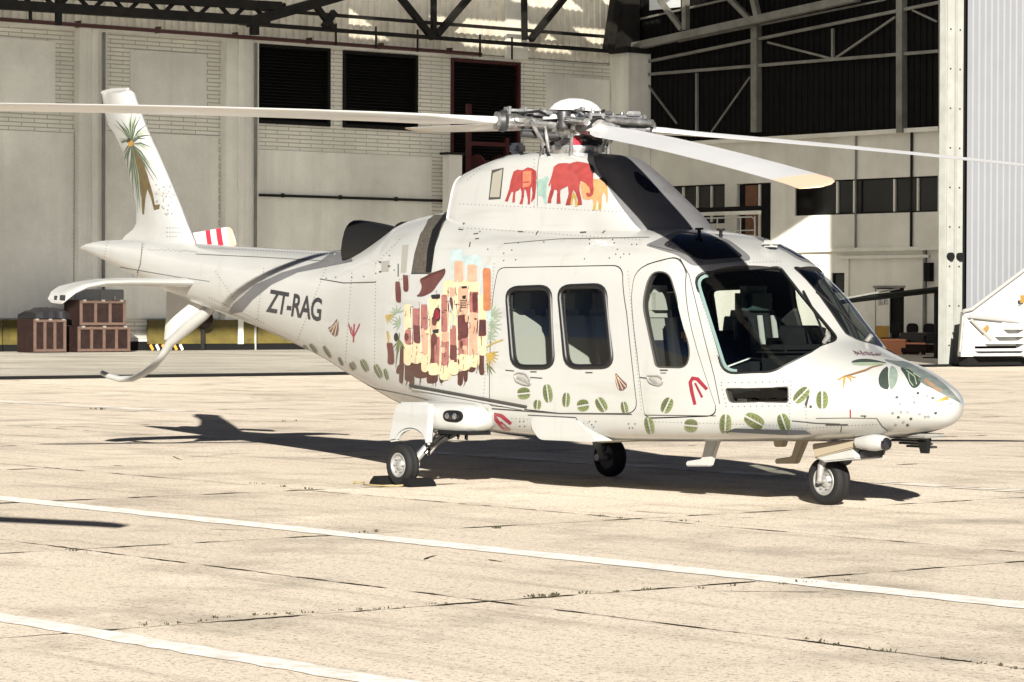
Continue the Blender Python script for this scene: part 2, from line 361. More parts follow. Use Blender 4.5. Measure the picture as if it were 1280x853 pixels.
# louvres
for (a, b, z0, z1) in lou:
    f = MB(); t = .09
    f.box2((XB+.06, a-.02, z0-.02), (XB-.25, a+t, z1+.02)); f.box2((XB+.06, b-t, z0-.02), (XB-.25, b+.02, z1+.02))
    f.box2((XB+.061, a+t, z0-.02), (XB-.25, b-t, z0+t)); f.box2((XB+.061, a+t, z1-t), (XB-.25, b-t, z1+.02))
    lv = part('louvre', f, M_REDPIPE if a > 47 else M_LOUVRE)
    s = MB(); n = int((z1-z0-2*t)/.105); rot = Matrix.Rotation(R(38), 3, 'Y')
    for k in range(n): s.box((XB-.1, (a+b)/2, z0+t+.05+k*.105), (.15, b-a-2*t+.02, .012), rot)
    tag(s.build('slats', M_LOUVRE, lv), kind='stuff')
    part('backing', MB().box2((XB-.24, a, z0), (XB-.28, b, z1)), M_BLACK, lv)
# cladding above the brick
def trap(pitch, depth, n):
    pr = []
    for k in range(n):
        x = k*pitch; pr += [(x, 0), (x+.56*pitch, 0), (x+.66*pitch, depth), (x+.92*pitch, depth)]
    pr.append((n*pitch, 0)); return pr
def sheet_mesh(name, pitch, depth, n, h, m, ax):
    """ribbed sheet, ribs vertical; ax 0 = runs along x (faces -y), 1 = runs along y (faces +x)"""
    p = MB(); pr = trap(pitch, depth, n); vs = []
    for (u, d) in pr:
        for z in (0, h): vs.append((u, d, z) if ax == 0 else (-d, u, z))
    p.add(vs, [(2*k, 2*k+2, 2*k+3, 2*k+1) for k in range(len(pr)-1)]); me = p.mesh(name, m); return me
cs = sheet_mesh('cladding_sheet', .275, .06, 4, ZR-10.1, M_CREAMCLAD, 1)
y = YL+.3
while y < YR-.6: link('cladding_sheet', cs, hangar, (XB-.04, y, 10.1)); y += 1.1
bs = sheet_mesh('cladding_sheet', .27, .05, 4, ZR-7.2, M_BLACKCLAD, 0)
x = XB+.05
while x < XF-1.2: link('cladding_sheet', bs, hangar, (x, YR, 7.2)); x += 1.08
part('clad_backing', MB().box2((XB-.16, YL, 10.06), (XB-.3, YR+.3, ZR)), M_CREAMCLAD)
# office side wall with window band, built round its openings
ow = MB()
op = [(-64.2, -60.55, 4.35, 5.71), (-59.95, -58.27, 3.55, 5.69), (-57.1, -50.6, 4.53, 5.68), (-48.5, -43, 4.53, 5.68)]
low = [(-53.35, -52.05, .0, 2.12), (-55.35, -54.75, 1.95, 2.6)]
px_ = XB
for (a, b, z0, z1) in op:
    ow.box2((px_, YR, 3.5), (a, YR+.3, 7.15)); ow.box2((a, YR, 3.5), (b, YR+.3, z0)); ow.box2((a, YR, z1), (b, YR+.3, 7.15)); px_ = b
ow.box2((px_, YR, 3.5), (XF-.3, YR+.3, 7.15))
px_ = XB
for (a, b, z0, z1) in sorted(low):
    ow.box2((px_, YR, 0), (a, YR+.3, 3.5))
    if z0 > 0: ow.box2((a, YR, 0), (b, YR+.3, z0))
    ow.box2((a, YR, z1), (b, YR+.3, 3.5)); px_ = b
ow.box2((px_, YR, 0), (XF-.3, YR+.3, 3.5))
part('office_wall', ow, M_OFFICE)
part('wall_cap', MB().box2((XB+1.02, YR-.16, 7.10), (XF-.3, YR+.3, 7.24)), M_OFFICE)
def win(a, b, z0, z1, mull, panes=M_WINGLASS):
    t = .05; f = MB(); f.box2((a, YR+.06, z0), (a+t, YR+.14, z1)); f.box2((b-t, YR+.06, z0), (b, YR+.14, z1)); f.box2((a+t, YR+.062, z0), (b-t, YR+.14, z0+t)); f.box2((a+t, YR+.062, z1-t), (b-t, YR+.14, z1))
    w = part('window', f, M_BLACK)
    for q in mull: part('mullion', MB().box2((a+(b-a)*q-.035, YR+.03, z0+t), (a+(b-a)*q+.035, YR+.12, z1-t)), M_OFFICE, w)
    qs = [0]+list(mull)+[1]
    for q0, q1 in zip(qs[:-1], qs[1:]): part('pane', MB().box2((a+(b-a)*q0+.04, YR+.10, z0+t), (a+(b-a)*q1-.04, YR+.112, z1-t)), panes, w)
win(-64.2, -60.55, 4.35, 5.71, (.2, .4, .6, .8)); win(-57.1, -50.6, 4.53, 5.68, (.30, .42, .70, .86)); win(-48.5, -43, 4.53, 5.68, (.33, .66))
win(-55.35, -54.75, 1.95, 2.6, ())
d = part('gallery_door', MB().box2((-59.9, YR+.1, 3.55), (-58.3, YR+.18, 5.66)), M_BLACK)
part('door_leaf', MB().box2((-59.55, YR+.03, 3.56), (-58.95, YR+.098, 5.62)), M_WOOD, d)
part('door_post', MB().box2((-58.9, YR+.02, 3.56), (-58.84, YR+.098, 5.64)), M_OFFICE, d)
part('dark_room', MB().box2((-65, YR+.32, 0), (-40, YR+.4, 7)), M_BLACK)
# ledges, pipes and railing on the office wall
part('wall_ledge', MB().box2((-57.6, YR-.14, 3.30), (-50.0, YR, 3.42)), M_OFFICE)
part('wall_ledge', MB().box2((-55.0, YR-.10, 3.06), (-50.9, YR, 3.16)), M_OFFICE)
part('tie_rod', MB().cyl((-54.2, YR-.06, 3.42), (-54.2, YR-.06, 7.1), .035, n=6), M_STEELG, smooth=50)
part('tie_rod', MB().cyl((-51.7, YR-.06, 3.42), (-51.7, YR-.06, 7.1), .045, n=6), M_STEEL, smooth=50)
part('service_pipe', MB().box2((-51.15, YR-.09, .02), (-51.05, YR, 3.4)), M_STEELG)
part('service_pipe', MB().box2((-54.6, YR-.07, .02), (-54.5, YR, 3.05)), M_OFFICE)
part('junction_box', MB().box2((-51.0, YR-.2, 2.3), (-50.75, YR, 2.9)), M_BLACK)
gal = part('gallery_deck', MB().box2((XB+1.05, YR-1.0, 3.35), (-58.0, YR, 3.52)), M_OFFICE)
rl = MB()
for q in (-58.05, -58.75, -59.9, -61.1, -62.3, -63.4): rl.tube([(q, YR-.95, 3.5), (q, YR-.95, 4.52)], .022, 6)
rl.tube([(XB+1.1, YR-.95, 4.5), (-58.2, YR-.95, 4.5), (-58.07, YR-.95, 4.42), (-58.05, YR-.95, 4.3)], .026, 6); rl.tube([(XB+1.1, YR-.95, 4.05), (-58.05, YR-.95, 4.05)], .02, 6)
part('railing', rl, M_WHITEMETAL, gal, 50)
part('handrail_beam', MB().box2((XB+1.05, YR-.72, 4.72), (-58.15, YR-.55, 4.88)), M_BLACK)
part('handrail_beam', MB().box2((XB+1.05, YR-.74, 4.60), (-58.15, YR-.56, 4.718)), M_OFFICE)
# lower door and poster panel
d = part('office_door', MB().box2((-53.35, YR+.12, .015), (-52.05, YR+.2, 2.1)), M_BLACK)
part('door_panel', MB().box2((-53.32, YR+.02, .02), (-52.72, YR+.06, 2.06)), M_OFFICE, d)
part('kick_panel', MB().box2((-53.3, YR, .02), (-52.74, YR+.018, .86)), mat('ochre_paint', (.36, .20, .03), .6), d)
part('door_frame', MB().box2((-53.42, YR-.03, 2.1), (-52.0, YR+.05, 2.17)), M_STEELG, d)
part('notice', MB().box2((-53.22, YR+.005, 1.52), (-53.02, YR+.018, 1.8)), mat('notice_paper', (.55, .54, .5), .7, noise=1., nscale=9, dark=(.08, .08, .08)), d)
part('notice', MB().box2((-52.97, YR+.005, 1.55), (-52.8, YR+.018, 1.8)), MATS['notice_paper'], d)
# steelwork on the black side wall
def pbar(name, a, b, w, m=M_STEELG, y=YR-.12, parent=hangar):
    p0, p1 = on(1, y, *a), on(1, y, *b); return part(name, MB().bar(p0, p1, w, w), m, parent)
def z6(x, y): return (740+x*.3594, y*.3594)
pbar('rafter_beam', (772, 63), (1072, -3), .26, y=YR-.5)
pbar('purlin', z6(160, 222), z6(1400, -30), .10); pbar('purlin', z6(165, 262), z6(1210, 178), .10); pbar('purlin', z6(100, 82), z6(500, -8), .07)
pbar('purlin', z6(300, 145), z6(1020, 0), .06)
pbar('cladding_post', z6(572, 92), z6(572, 460), .28); pbar('cladding_post', z6(1077, 0), z6(1077, 462), .26)
pbar('cladding_post', z6(1225, 0), z6(1225, 462), .26)
for a, b, w in ((z6(612, 148), z6(835, 205), .07), (z6(848, 203), z6(1055, 60), .07), (z6(172, 266), z6(295, 430), .06), (z6(365, 255), z6(365, 460), .09), (z6(550, 268), z6(415, 460), .05), (z6(838, 100), z6(838, 205), .09), (z6(1115, 36), z6(1200, 76), .06)):
    pbar('brace', a, b, w)
for a, b, w in ((z6(235, 0), z6(312, 102), .16), (z6(326, -6), z6(326, 105), .2), (z6(478, -4), z6(552, 70), .16), (z6(562, -6), z6(575, 55), .2)):
    pbar('truss_web', a, b, w, y=YR-.5)
p0, p1 = on(1, YR-.08, 812, -6), on(1, YR-.08, 850, 9)
part('roof_light', MB().box2((p0.x, YR-.05, p1.z), (p1.x, YR-.09, p0.z)), mat('translucent_sheet', (.75, .8, .85), .4))
part('steel_column', MB().box2((XB+.12, 54.4, 10.55), (XB+.62, 55.2, ZR)), M_STEEL)
part('eaves_plate', MB().box2((XB+.1, 54.2, 10.42), (XB+1.1, YR-.02, 10.62)), M_STEEL)
# truss in front of the rear cladding
def xbar(name, a, b, w, m=M_STEEL, x=XB+.55, parent=hangar):
    return part(name, MB().bar(on(0, x, *a), on(0, x, *b), w, w), m, parent)
xbar('truss_chord', (300, 10), (757, 46), .11); xbar('truss_chord', (300, 29), (760, 64), .13)
for a, b, w in (((498, -6), (541, 48), .2), ((588, -5), (546, 44), .2), ((542, -4), (542, 48), .16), ((705, -2), (663, 50), .2), ((655, -3), (656, 50), .16), ((395, 8), (418, 38), .18), ((418, 15), (405, 34), .2), ((770, -3), (760, 64), .3)):
    xbar('truss_web', a, b, w)
for q in (420, 470, 522, 600, 640): xbar('hanger', (q, 36 + (q-325)*.078-14), (q, 50+(q-325)*.078), .05)
# roof girder nearer the opening, seen along the top edge
XG = XB+4.5
def gbar(name, a, b, w): return xbar(name, a, b, w, M_STEEL, XG)
gbar('girder_chord', (-60, 2), (335, 27), .28); gbar('girder_chord', (-60, -14), (350, 8), .26); gbar('girder_chord', (310, 28), (430, -6), .3)
for k in range(9):
    q = -40+k*44; gbar('girder_web', (q, -14+q*.05), (q+22, 8+q*.06), .1); gbar('girder_web', (q+22, 8+q*.06), (q+44, -12+q*.055), .1)
gbar('girder_post', (73, 0), (73, 32), .16); gbar('girder_post', (318, 20), (318, 44), .22); gbar('girder_post', (38, 8), (38, 26), .08)
part('girder_plate', MB().box2((XG-.2, 15, 12.0), (XG+.2, 39.2, ZR)), M_STEEL)
# roof, header and far side wall (shade the interior)
M_TRANS = bpy.data.materials.new('roof_light_sheet'); M_TRANS.use_nodes = True; nt = M_TRANS.node_tree; nt.nodes.clear()
no = nt.nodes.new('ShaderNodeOutputMaterial'); nb = nt.nodes.new('ShaderNodeBsdfTranslucent'); nb.inputs[0].default_value = (.95, .95, .92, 1); nt.links.new(nb.outputs[0], no.inputs[0])
M_CLEAR = glass_mat('clear_roof_sheet', (.36, .35, .32), .5)
x = XB-.3; k = 0
while x < XF-.35:
    w = min(2.6 if k % 2 else .8, XF-.3-x)
    if k % 2 and XB+3.5 < x+w/2 < XB+9.6:
        ya_ = 26.
        part('roof_light', MB().add([(x, YL-.3, ZR+.02), (x+w, YL-.3, ZR+.02), (x+w, ya_, ZR+.02), (x, ya_, ZR+.02)], [(0, 1, 2, 3)]), M_TRANS)
        while ya_ < YR+.5:
            yb_ = min(YR+.5, ya_+1.6); part('roof_light', MB().add([(x, ya_, ZR+.02), (x+w, ya_, ZR+.02), (x+w, yb_, ZR+.02), (x, yb_, ZR+.02)], [(0, 1, 2, 3)]), M_CLEAR if random.random() < .62 else M_TRANS); ya_ = yb_
    elif k % 2: part('roof_light', MB().add([(x, YL-.3, ZR+.02), (x+w, YL-.3, ZR+.02), (x+w, YR+.5, ZR+.02), (x, YR+.5, ZR+.02)], [(0, 1, 2, 3)]), M_TRANS)
    else: part('roof', MB().box2((x, YL-.3, ZR), (x+w, YR+.5, ZR+.25)), M_STEEL)
    x += w; k += 1
part('door_header', MB().box2((XF-.25, YL-.3, 13.3), (XF, YR+.5, ZR+.3)), M_DOORCLAD)
part('end_wall', MB().box2((XB-.3, YL-.32, 0), (XF-.26, YL, ZR+.01)), M_CREAMCLAD)
# yellow dado boards along the rear wall
for a, b in ((14, 18), (18.05, 22), (22.05, 26), (26.05, 29.7), (29.75, 30.62), (34.9, 36.9), (36.95, 39.0), (39.05, 41.6), (41.65, 45)):
    part('dado_board', MB().box2((XB+.42, a, .22), (XB+.34, b, .98)), M_YELLOW)
    part('dado_rail', MB().box2((XB+.44, a, .015), (XB+.30, b, .21)), M_BLACK)
M_HAZ = mat('hazard_orange', (.55, .22, .03), .6); M_HAZW = mat('hazard_white', (.6, .57, .48), .6)
for k in range(6):
    yy = 35.0+k*.22; rot = Matrix.Rotation(R(30), 3, 'X')
    part('hazard_stripe', MB().box((XB+.452, yy, .115), (.01, .09, .2), rot), M_HAZW if k % 2 else M_HAZ)
for k in range(2): part('hazard_stripe', MB().box((XB+.452, 31.1+k*.16, .115), (.01, .08, .19), Matrix.Rotation(R(30), 3, 'X')), M_HAZW if k else M_RED)
# sliding door: posts and ribbed leaf on the right
YD = 40.78
def zt(z): return z
for a, w in ((YD, .31), (YD+.37, .27)):
    p = part('door_post', MB().box2((XF-.12, a, 0.0), (XF+.1, a+w, 13.4)), M_POST)
    part('post_web', MB().box2((XF+.1, a+.03, 0.0), (XF+.104, a+.05, 13.3)), M_STEELG, p)
    for zz in (2.55, 2.62): pass
    part('roller', MB().cyl((XF+.1, a+w/2, 2.75), (XF+.2, a+w/2, 2.75), .10, n=12), M_BLACK, p, 40)
    b = MB()
    for k in range(12): b.cyl((XF+.1, a+w*.5, .5+k*1.0), (XF+.125, a+w*.5, .5+k*1.0), .02, n=6)
    part('bolt', b, M_STEEL, p)
part('door_gap', MB().box2((XF-.3, YD+.64, 0), (XF-.02, YD+.92, 13.4)), M_BLACK)
ds = sheet_mesh('door_sheet', .235, .035, 4, 13.38, M_DOORCLAD, 1)
y = YD+.86
for k in range(14): link('door_sheet', ds, hangar, (XF+.04, y, .0)); y += .94
part('door_backing', MB().box2((XF-.06, YD+.86, 0.0), (XF-.02, y, 13.38)), M_DOORCLAD)
part('door_skirt', MB().box2((XF+.075, YD+.8, .012), (XF+.115, y, .38)), M_BLACK)

# ================================================================== THINGS IN THE HANGAR
def at_back(px, py=440): p = on(2, 0, px, py); return p
def crate(name, x, y, z, dx, dy, dz, nb, label, cat='crate'):
    e = empty(name, (x, y, z), label, cat)
    MB().box((x, y, z+dz/2), (dx, dy, dz)).build('body', M_CRATE, e)
    for k in range(nb):
        yy = y-dy/2+.05+(dy-.1)*k/(nb-1)
        MB().box((x+dx/2+.012, yy, z+dz/2), (.03, .09, dz-.02)).build('batten', M_BATTEN, e)
    for zz in (.06, dz-.06): MB().box((x+dx/2+.028, y, z+zz), (.03, dy-.02, .08)).build('rail', M_BATTEN, e)
    for s in (-.5, 0, .5): MB().box((x+dx/2+.03, y+dy*s*.8, z+dz-.02), (.06, .10, .06)).build('latch', mat('latch_steel', (.35, .33, .30), .4, .6), e)
    return e
xc = XB+2.2; XBK = XB+1.75
def yb(px, x=None): return on(0, XB+2.7 if x is None else x, px, 420).y
crate('wooden_crate', xc, (yb(77, XBK)+yb(163))/2, .02, .95, yb(163)-yb(77, XBK), .78, 5, 'long brown wooden crate with pale battens under a smaller crate')
crate('wooden_crate', xc, (yb(80, XBK)+yb(158))/2, .81, .9, yb(158)-yb(80, XBK), .78, 4, 'brown wooden crate stacked on top of a long crate')
crate('wooden_crate', xc, (yb(22, XBK)+yb(83))/2, .02, .95, yb(83)-yb(22, XBK), 1.0, 4, 'dark wooden crate under a folded black tarpaulin')
t = MB(); y0, y1 = yb(24, XBK), yb(86); rng = random.Random(3); rings = []
for k in range(13):
    u = k/12; yy = y0+(y1-y0)*u; h = .2+.12*math.sin(u*3)+rng.uniform(-.02, .03); w = .55+rng.uniform(-.03, .03)
    rings.append([(xc-w, yy, 1.03), (xc+w, yy, 1.03), (xc+w*.95, yy, 1.03+h*.7), (xc+w*.4, yy, 1.03+h+rng.uniform(-.02, .03)), (xc-w*.4, yy, 1.03+h), (xc-w*.95, yy, 1.03+h*.6)])
tag(t.loft(rings).build('tarpaulin', M_TARP, None, 60), 'folded black tarpaulin lying on the dark crate', 'tarpaulin')
# grey cabinet behind the crates
e = empty('cabinet', (XB+.8, yb(123, XB+.8), .012), 'tall grey steel cabinet behind the wooden crates', 'cabinet')
ya, yb2 = on(0, XB+1.1, 93, 400).y, on(0, XB+1.1, 155, 400).y; M_CAB = mat('cabinet_grey', (.20, .20, .20), .45)
MB().bbox((XB+.8, (ya+yb2)/2, .97), (.6, yb2-ya, 1.9), .02).build('body', M_CAB, e)
for q in (0, .5): MB().bbox((XB+1.11, ya+(yb2-ya)*(q+.25), 1.0), (.02, (yb2-ya)*.48, 1.8), .008).build('door', M_CAB, e)
MB().box((XB+1.13, ya+(yb2-ya)*.8, 1.65), (.03, .05, .12)).build('handle', M_WHITEMETAL, e)
# hose reel / wheel between boom and wall
e = empty('hose_reel', (XB+.6, yb(252, XB+.6), .0), 'dark hose reel on a post by the yellow dado', 'hose reel')
yy = yb(252, XB+.6)
MB().lathe([(0, -.1), (.26, -.1), (.3, -.06), (.3, .06), (.26, .1), (0, .1)], (XB+.75, yy, 1.02), (1, 0, 0), 20).build('reel', M_CRATE, e, 40)
MB().box2((XB+.62, yy-.05, .012), (XB+.7, yy+.05, 1.1)).build('post', M_STEEL, e)
part('notice', MB().box2((XB+.062, 35.9, 2.1), (XB+.075, 36.2, 2.5)), MATS['notice_paper'])
# red hoist frame in front of the third louvre
e = empty('hoist', (XB+.9, 48.3, 0), 'tall dark red hoist frame with a drum under the third louvre', 'hoist')
for yy in (47.25, 48.9): MB().box2((XB+.75, yy, 0.012), (XB+.9, yy+.14, 8.3 if yy < 48 else 7.2)).build('upright', M_RED, e)
for zz in (5.0, 6.9): MB().box2((XB+.77, 47.39, zz), (XB+.88, 48.9, zz+.14)).build('crossbar', M_RED, e)
MB().lathe([(0, -.5), (.55, -.5), (.55, -.44), (.36, -.4), (.36, .4), (.55, .44), (.55, .5), (0, .5)], (XB+.82, 48.15, 6.05), (0, 1, 0), 20).build('drum', M_RED, e, 40)
MB().box2((XB+.6, 46.4, 0.012), (XB+.95, 46.95, 6.55)).build('duct', M_WALLP, hangar)
part('duct_cap', MB().box2((XB+.55, 46.3, 6.55), (XB+1.0, 47.05, 6.63)), M_STEEL)
# stacked chairs by the office wall
def chair(x, y, lab):
    e = empty('chair', (x, y, .012), lab, 'chair', 'black chairs by the office wall')
    MB().bbox((x, y, .47), (.48, .46, .06), .02).build('seat', M_BLACK, e)
    n = 10; rings = []
    for k in range(n+1):
        a = math.pi*k/n; w = .25*(math.sin(a)**.5 if 0 < k < n else .3)
        zz = .60+.36*(1-math.cos(a))/2
        rings.append([(x-w, y+.22, zz), (x-w, y+.26, zz), (x+w, y+.26, zz), (x+w, y+.22, zz)])
    MB().loft(rings).build('backrest', M_BLACK, e, 60)
    for sx in (-1, 1):
        MB().tube([(x+sx*.23, y-.22, .012), (x+sx*.2, y-.2, .45)], .016, 6).build('leg', M_STEELG, e)
        MB().tube([(x+sx*.23, y+.24, .012), (x+sx*.2, y+.23, .46), (x+sx*.2, y+.25, .75)], .016, 6).build('leg', M_STEELG, e)
yc = YR-.9
for q, cl in ((1113, 'black chair with tubular legs standing right by the office door'), (1134, 'black chair with tubular legs standing between two other chairs'), (1155, 'black chair with tubular legs farthest from the office door')): chair(on(1, yc, q, 420).x, yc, cl)
# salmon crates and dark kit in front of the chairs
xq = on(1, YR-3, 1128, 440).x
e = empty('plastic_bin', (xq, YR-3, .012), 'salmon pink plastic bin on the hangar floor by the chairs', 'bin')
bmx = MB(); bmx.loft([[(xq-.42, YR-3.3, .012), (xq+.42, YR-3.3, .012), (xq+.42, YR-2.7, .012), (xq-.42, YR-2.7, .012)], [(xq-.5, YR-3.4, .42), (xq+.5, YR-3.4, .42), (xq+.5, YR-2.6, .42), (xq-.5, YR-2.6, .42)]]).build('body', M_SALMON, e)
MB().bbox((xq, YR-3, .45), (1.08, .88, .07), .02).build('rim', M_SALMON, e)
xq = on(1, YR-3, 1152, 440).x
e = empty('tool_trolley', (xq, YR-3, .012), 'low brown tool trolley with black lid beside the salmon bin', 'trolley')
MB().bbox((xq, YR-3, .2), (1.1, .7, .26), .02).build('body', M_CRATE, e); MB().bbox((xq-.1, YR-3, .52), (1.2, .7, .34), .1).build('lid', M_TARP, e)
MB().box((xq, YR-3.36, .36), (1.0, .03, .05)).build('trim', M_SALMON, e)
for sx in (-1, 1): MB().cyl((xq+sx*.4, YR-3.38, .05), (xq+sx*.4, YR-3.32, .05), .06, n=10).build('castor', M_BLACK, e)
# long black pole carried level on two stands
yp = YR-7.5; a, b = on(1, yp, 1030, 379), on(1, yp, 1182, 361)
e = empty('rotor_blade', (a.x, yp, .012), 'long black spare rotor blade resting level on two stands in the hangar', 'rotor blade')
rb = MB(); rings = []
for k in range(9):
    p = a.lerp(b, k/8); rings.append([p+Vector((0, .2*math.cos(t_), .085*math.sin(t_)*(1+.4*math.cos(t_)))) for t_ in [2*math.pi*i/14 for i in range(14)]])
rb.loft(rings).build('blade', M_BLACK, e, 50)
rb = MB(); rb.bar(a+Vector((.1, -.2, .01)), b+Vector((-1.6, -.2, .01)), .012, .05); rb.build('highlight_strip', M_STEELG, e)  # pale strip drawn as the highlight running along the blade
for t_ in (.08, .93):
    p = a.lerp(b, t_); MB().box2((p.x-.05, yp-.06, .012), (p.x+.05, yp+.06, p.z-.06)).build('stand', M_STEEL, e); MB().box((p.x, yp, .03), (.5, .6, .04)).build('stand_foot', M_STEEL, e)

# white airstair unit before the door leaf
xs = XF+1.35
def sp(px, py, x=xs): return on(0, x, px, py)
e = empty('boarding_stairs', (xs-.5, sp(1245, 440).y, .012), 'white boarding stair unit with sloping side and steps before the ribbed door', 'boarding stairs')
pl = [sp(1201, 446), sp(1205, 390), sp(1213, 388), sp(1285, 334), sp(1420, 235), sp(1420, 446)]
mb = MB(); n = len(pl); mb.add([p for p in pl]+[p+Vector((-.5, .42, 0)) for p in pl], [tuple(range(n)), tuple(range(2*n-1, n-1, -1))]+[(k, n+k, n+(k+1) % n, (k+1) % n) for k in range(n)])
mb.build('body', M_WHITEMETAL, e)
MB().tube([sp(1205, 389, xs+.05), sp(1214, 387, xs+.05), sp(1286, 333, xs+.05), sp(1420, 234, xs+.05)], .05, 8).build('handrail', mat('rail_grey', (.25, .25, .24), .5), e, 50)
for a_, b_ in (((1211, 396), (1279, 403)), ((1214, 400), (1241, 427))): MB().tube([sp(*a_, xs+.08), sp(*b_, xs+.08)], .045, 8).build('strut', MATS['rail_grey'], e, 50)
MB().tube([sp(1204, 395, xs+.06), sp(1200, 440, xs+.06)], .04, 8).build('edge_tube', M_STEELG, e, 50)
for k, (xa, xb_, yy) in enumerate(((1216, 1272, 443), (1216, 1268, 437), (1228, 1272, 428), (1240, 1272, 419), (1251, 1276, 410))):
    p, q = sp(xa, yy), sp(xb_, yy); MB().box2((xs, p.y, p.z-.04), (xs+.3, q.y, p.z+.02)).build('step', M_WHITEMETAL, e)
    MB().box2((xs, p.y, p.z+.02), (xs+.06, q.y, p.z+.2)).build('riser', M_WHITEMETAL, e)
p, q = sp(1270, 380), sp(1290, 446); MB().box2((xs+.002, p.y, q.z), (xs+.35, q.y, p.z)).build('side_cabinet', M_WHITEMETAL, e)
p = sp(1232, 412, xs+.1); MB().box(p, (.02, .26, .12), Matrix.Rotation(R(35), 3, 'X')).build('tag', mat('yellow_tag', (.22, .13, .03), .6), e)
p = sp(1279, 374, xs+.3); MB().box(p, (.02, .2, .2)).build('tag', MATS['yellow_tag'], e)
MB().box2((xs-.35, sp(1212, 446).y, .012), (xs-.06, sp(1400, 446).y, sp(1203, 446).z)).build('chassis', M_BLACK, e)
# ================================================================== HELICOPTER
heli = empty('helicopter', (-2.9, 0, 0), 'white helicopter painted with elephants and leaves parked on the concrete apron', 'helicopter')
def heli_paint(name, color, dark, rough=.28):
    m = mat(name, color, rough, noise=.35, nscale=1.6, dark=dark, coat=.5); nt = m.node_tree; L = nt.links; b = nt.nodes['Principled BSDF']
    tc = nt.nodes.new('ShaderNodeTexCoord'); src = b.inputs['Base Color'].links[0].from_socket
    for sc, nsc, a, z, amt in (((.5, 3.5, 6.), 1.3, .58, .74, .28), ((7., 7., .8), 1.1, .60, .76, .22)):      # grime along the airflow, rain runs
        mp = nt.nodes.new('ShaderNodeMapping'); mp.inputs['Scale'].default_value = sc; L.new(tc.outputs['Object'], mp.inputs['Vector'])
        n = nt.nodes.new('ShaderNodeTexNoise'); n.inputs['Scale'].default_value = nsc; n.inputs['Detail'].default_value = 7; L.new(mp.outputs[0], n.inputs['Vector'])
        r = nt.nodes.new('ShaderNodeMapRange'); r.inputs['From Min'].default_value = a; r.inputs['From Max'].default_value = z; r.inputs['To Max'].default_value = amt; L.new(n.outputs['Fac'], r.inputs['Value'])
        mx = nt.nodes.new('ShaderNodeMix'); mx.data_type = 'RGBA'; L.new(r.outputs[0], mx.inputs['Factor']); L.new(src, mx.inputs['A']); mx.inputs['B'].default_value = (.17, .15, .115, 1); src = mx.outputs['Result']
    L.new(src, b.inputs['Base Color'])
    n = nt.nodes.new('ShaderNodeTexNoise'); n.inputs['Scale'].default_value = 3.2; n.inputs['Detail'].default_value = 2; L.new(tc.outputs['Object'], n.inputs['Vector'])
    bp = nt.nodes.new('ShaderNodeBump'); bp.inputs['Strength'].default_value = .22; bp.inputs['Distance'].default_value = .02; L.new(n.outputs['Fac'], bp.inputs['Height']); L.new(bp.outputs[0], b.inputs['Normal'])
    return m
M_WHITE = heli_paint('white_gloss_paint', (.305, .31, .297), (.265, .265, .248))
M_GREYP = mat('silver_grey_paint', (.10, .101, .104), .5, .0, noise=.7, nscale=2.6, dark=(.06, .06, .062), coat=.0)
M_SEAM = mat('seam_dark', (.03, .028, .025), .8)
M_RUBBER = mat('window_rubber', (.004, .004, .0045), .5)
M_TYRE = mat('tyre_rubber', (.009, .009, .009), .75, spec=.2, bump=.2, bscale=60)
M_RIM = mat('rim_silver', (.34, .335, .32), .4, .5, noise=.5, nscale=20)
M_CHROME = mat('hub_metal', (.42, .42, .41), .3, .8, noise=.9, nscale=14, dark=(.05, .05, .05))
M_DARKM = mat('dark_metal', (.04, .04, .042), .45, .5)
M_BLADE = mat('blade_paint', (.62, .62, .61), .3, noise=.3, nscale=2, dark=(.45, .45, .45), coat=.3)
M_TAN = mat('tan_primer', (.24, .205, .145), .5)
M_GLASS = glass_mat('cabin_glass', (.64, .66, .64), .8)
M_WSGLASS = glass_mat('windshield_glass', (.62, .66, .65), .8)
M_INT = mat('cockpit_grey', (.018, .018, .019), .8)
M_SEATL = mat('pale_leather', (.36, .37, .34), .5)
M_SEATD = mat('dark_leather', (.014, .015, .015), .45)
M_EYEB = mat('smoked_glass', (.010, .010, .012), .06, spec=.6)
M_EXH = mat('soot_and_intake_shade', (.006, .006, .006), .5, .3)
M_GRILLE = mat('intake_mesh', (.10, .088, .07), .5, .3, noise=.9, nscale=60, dark=(.03, .027, .022))

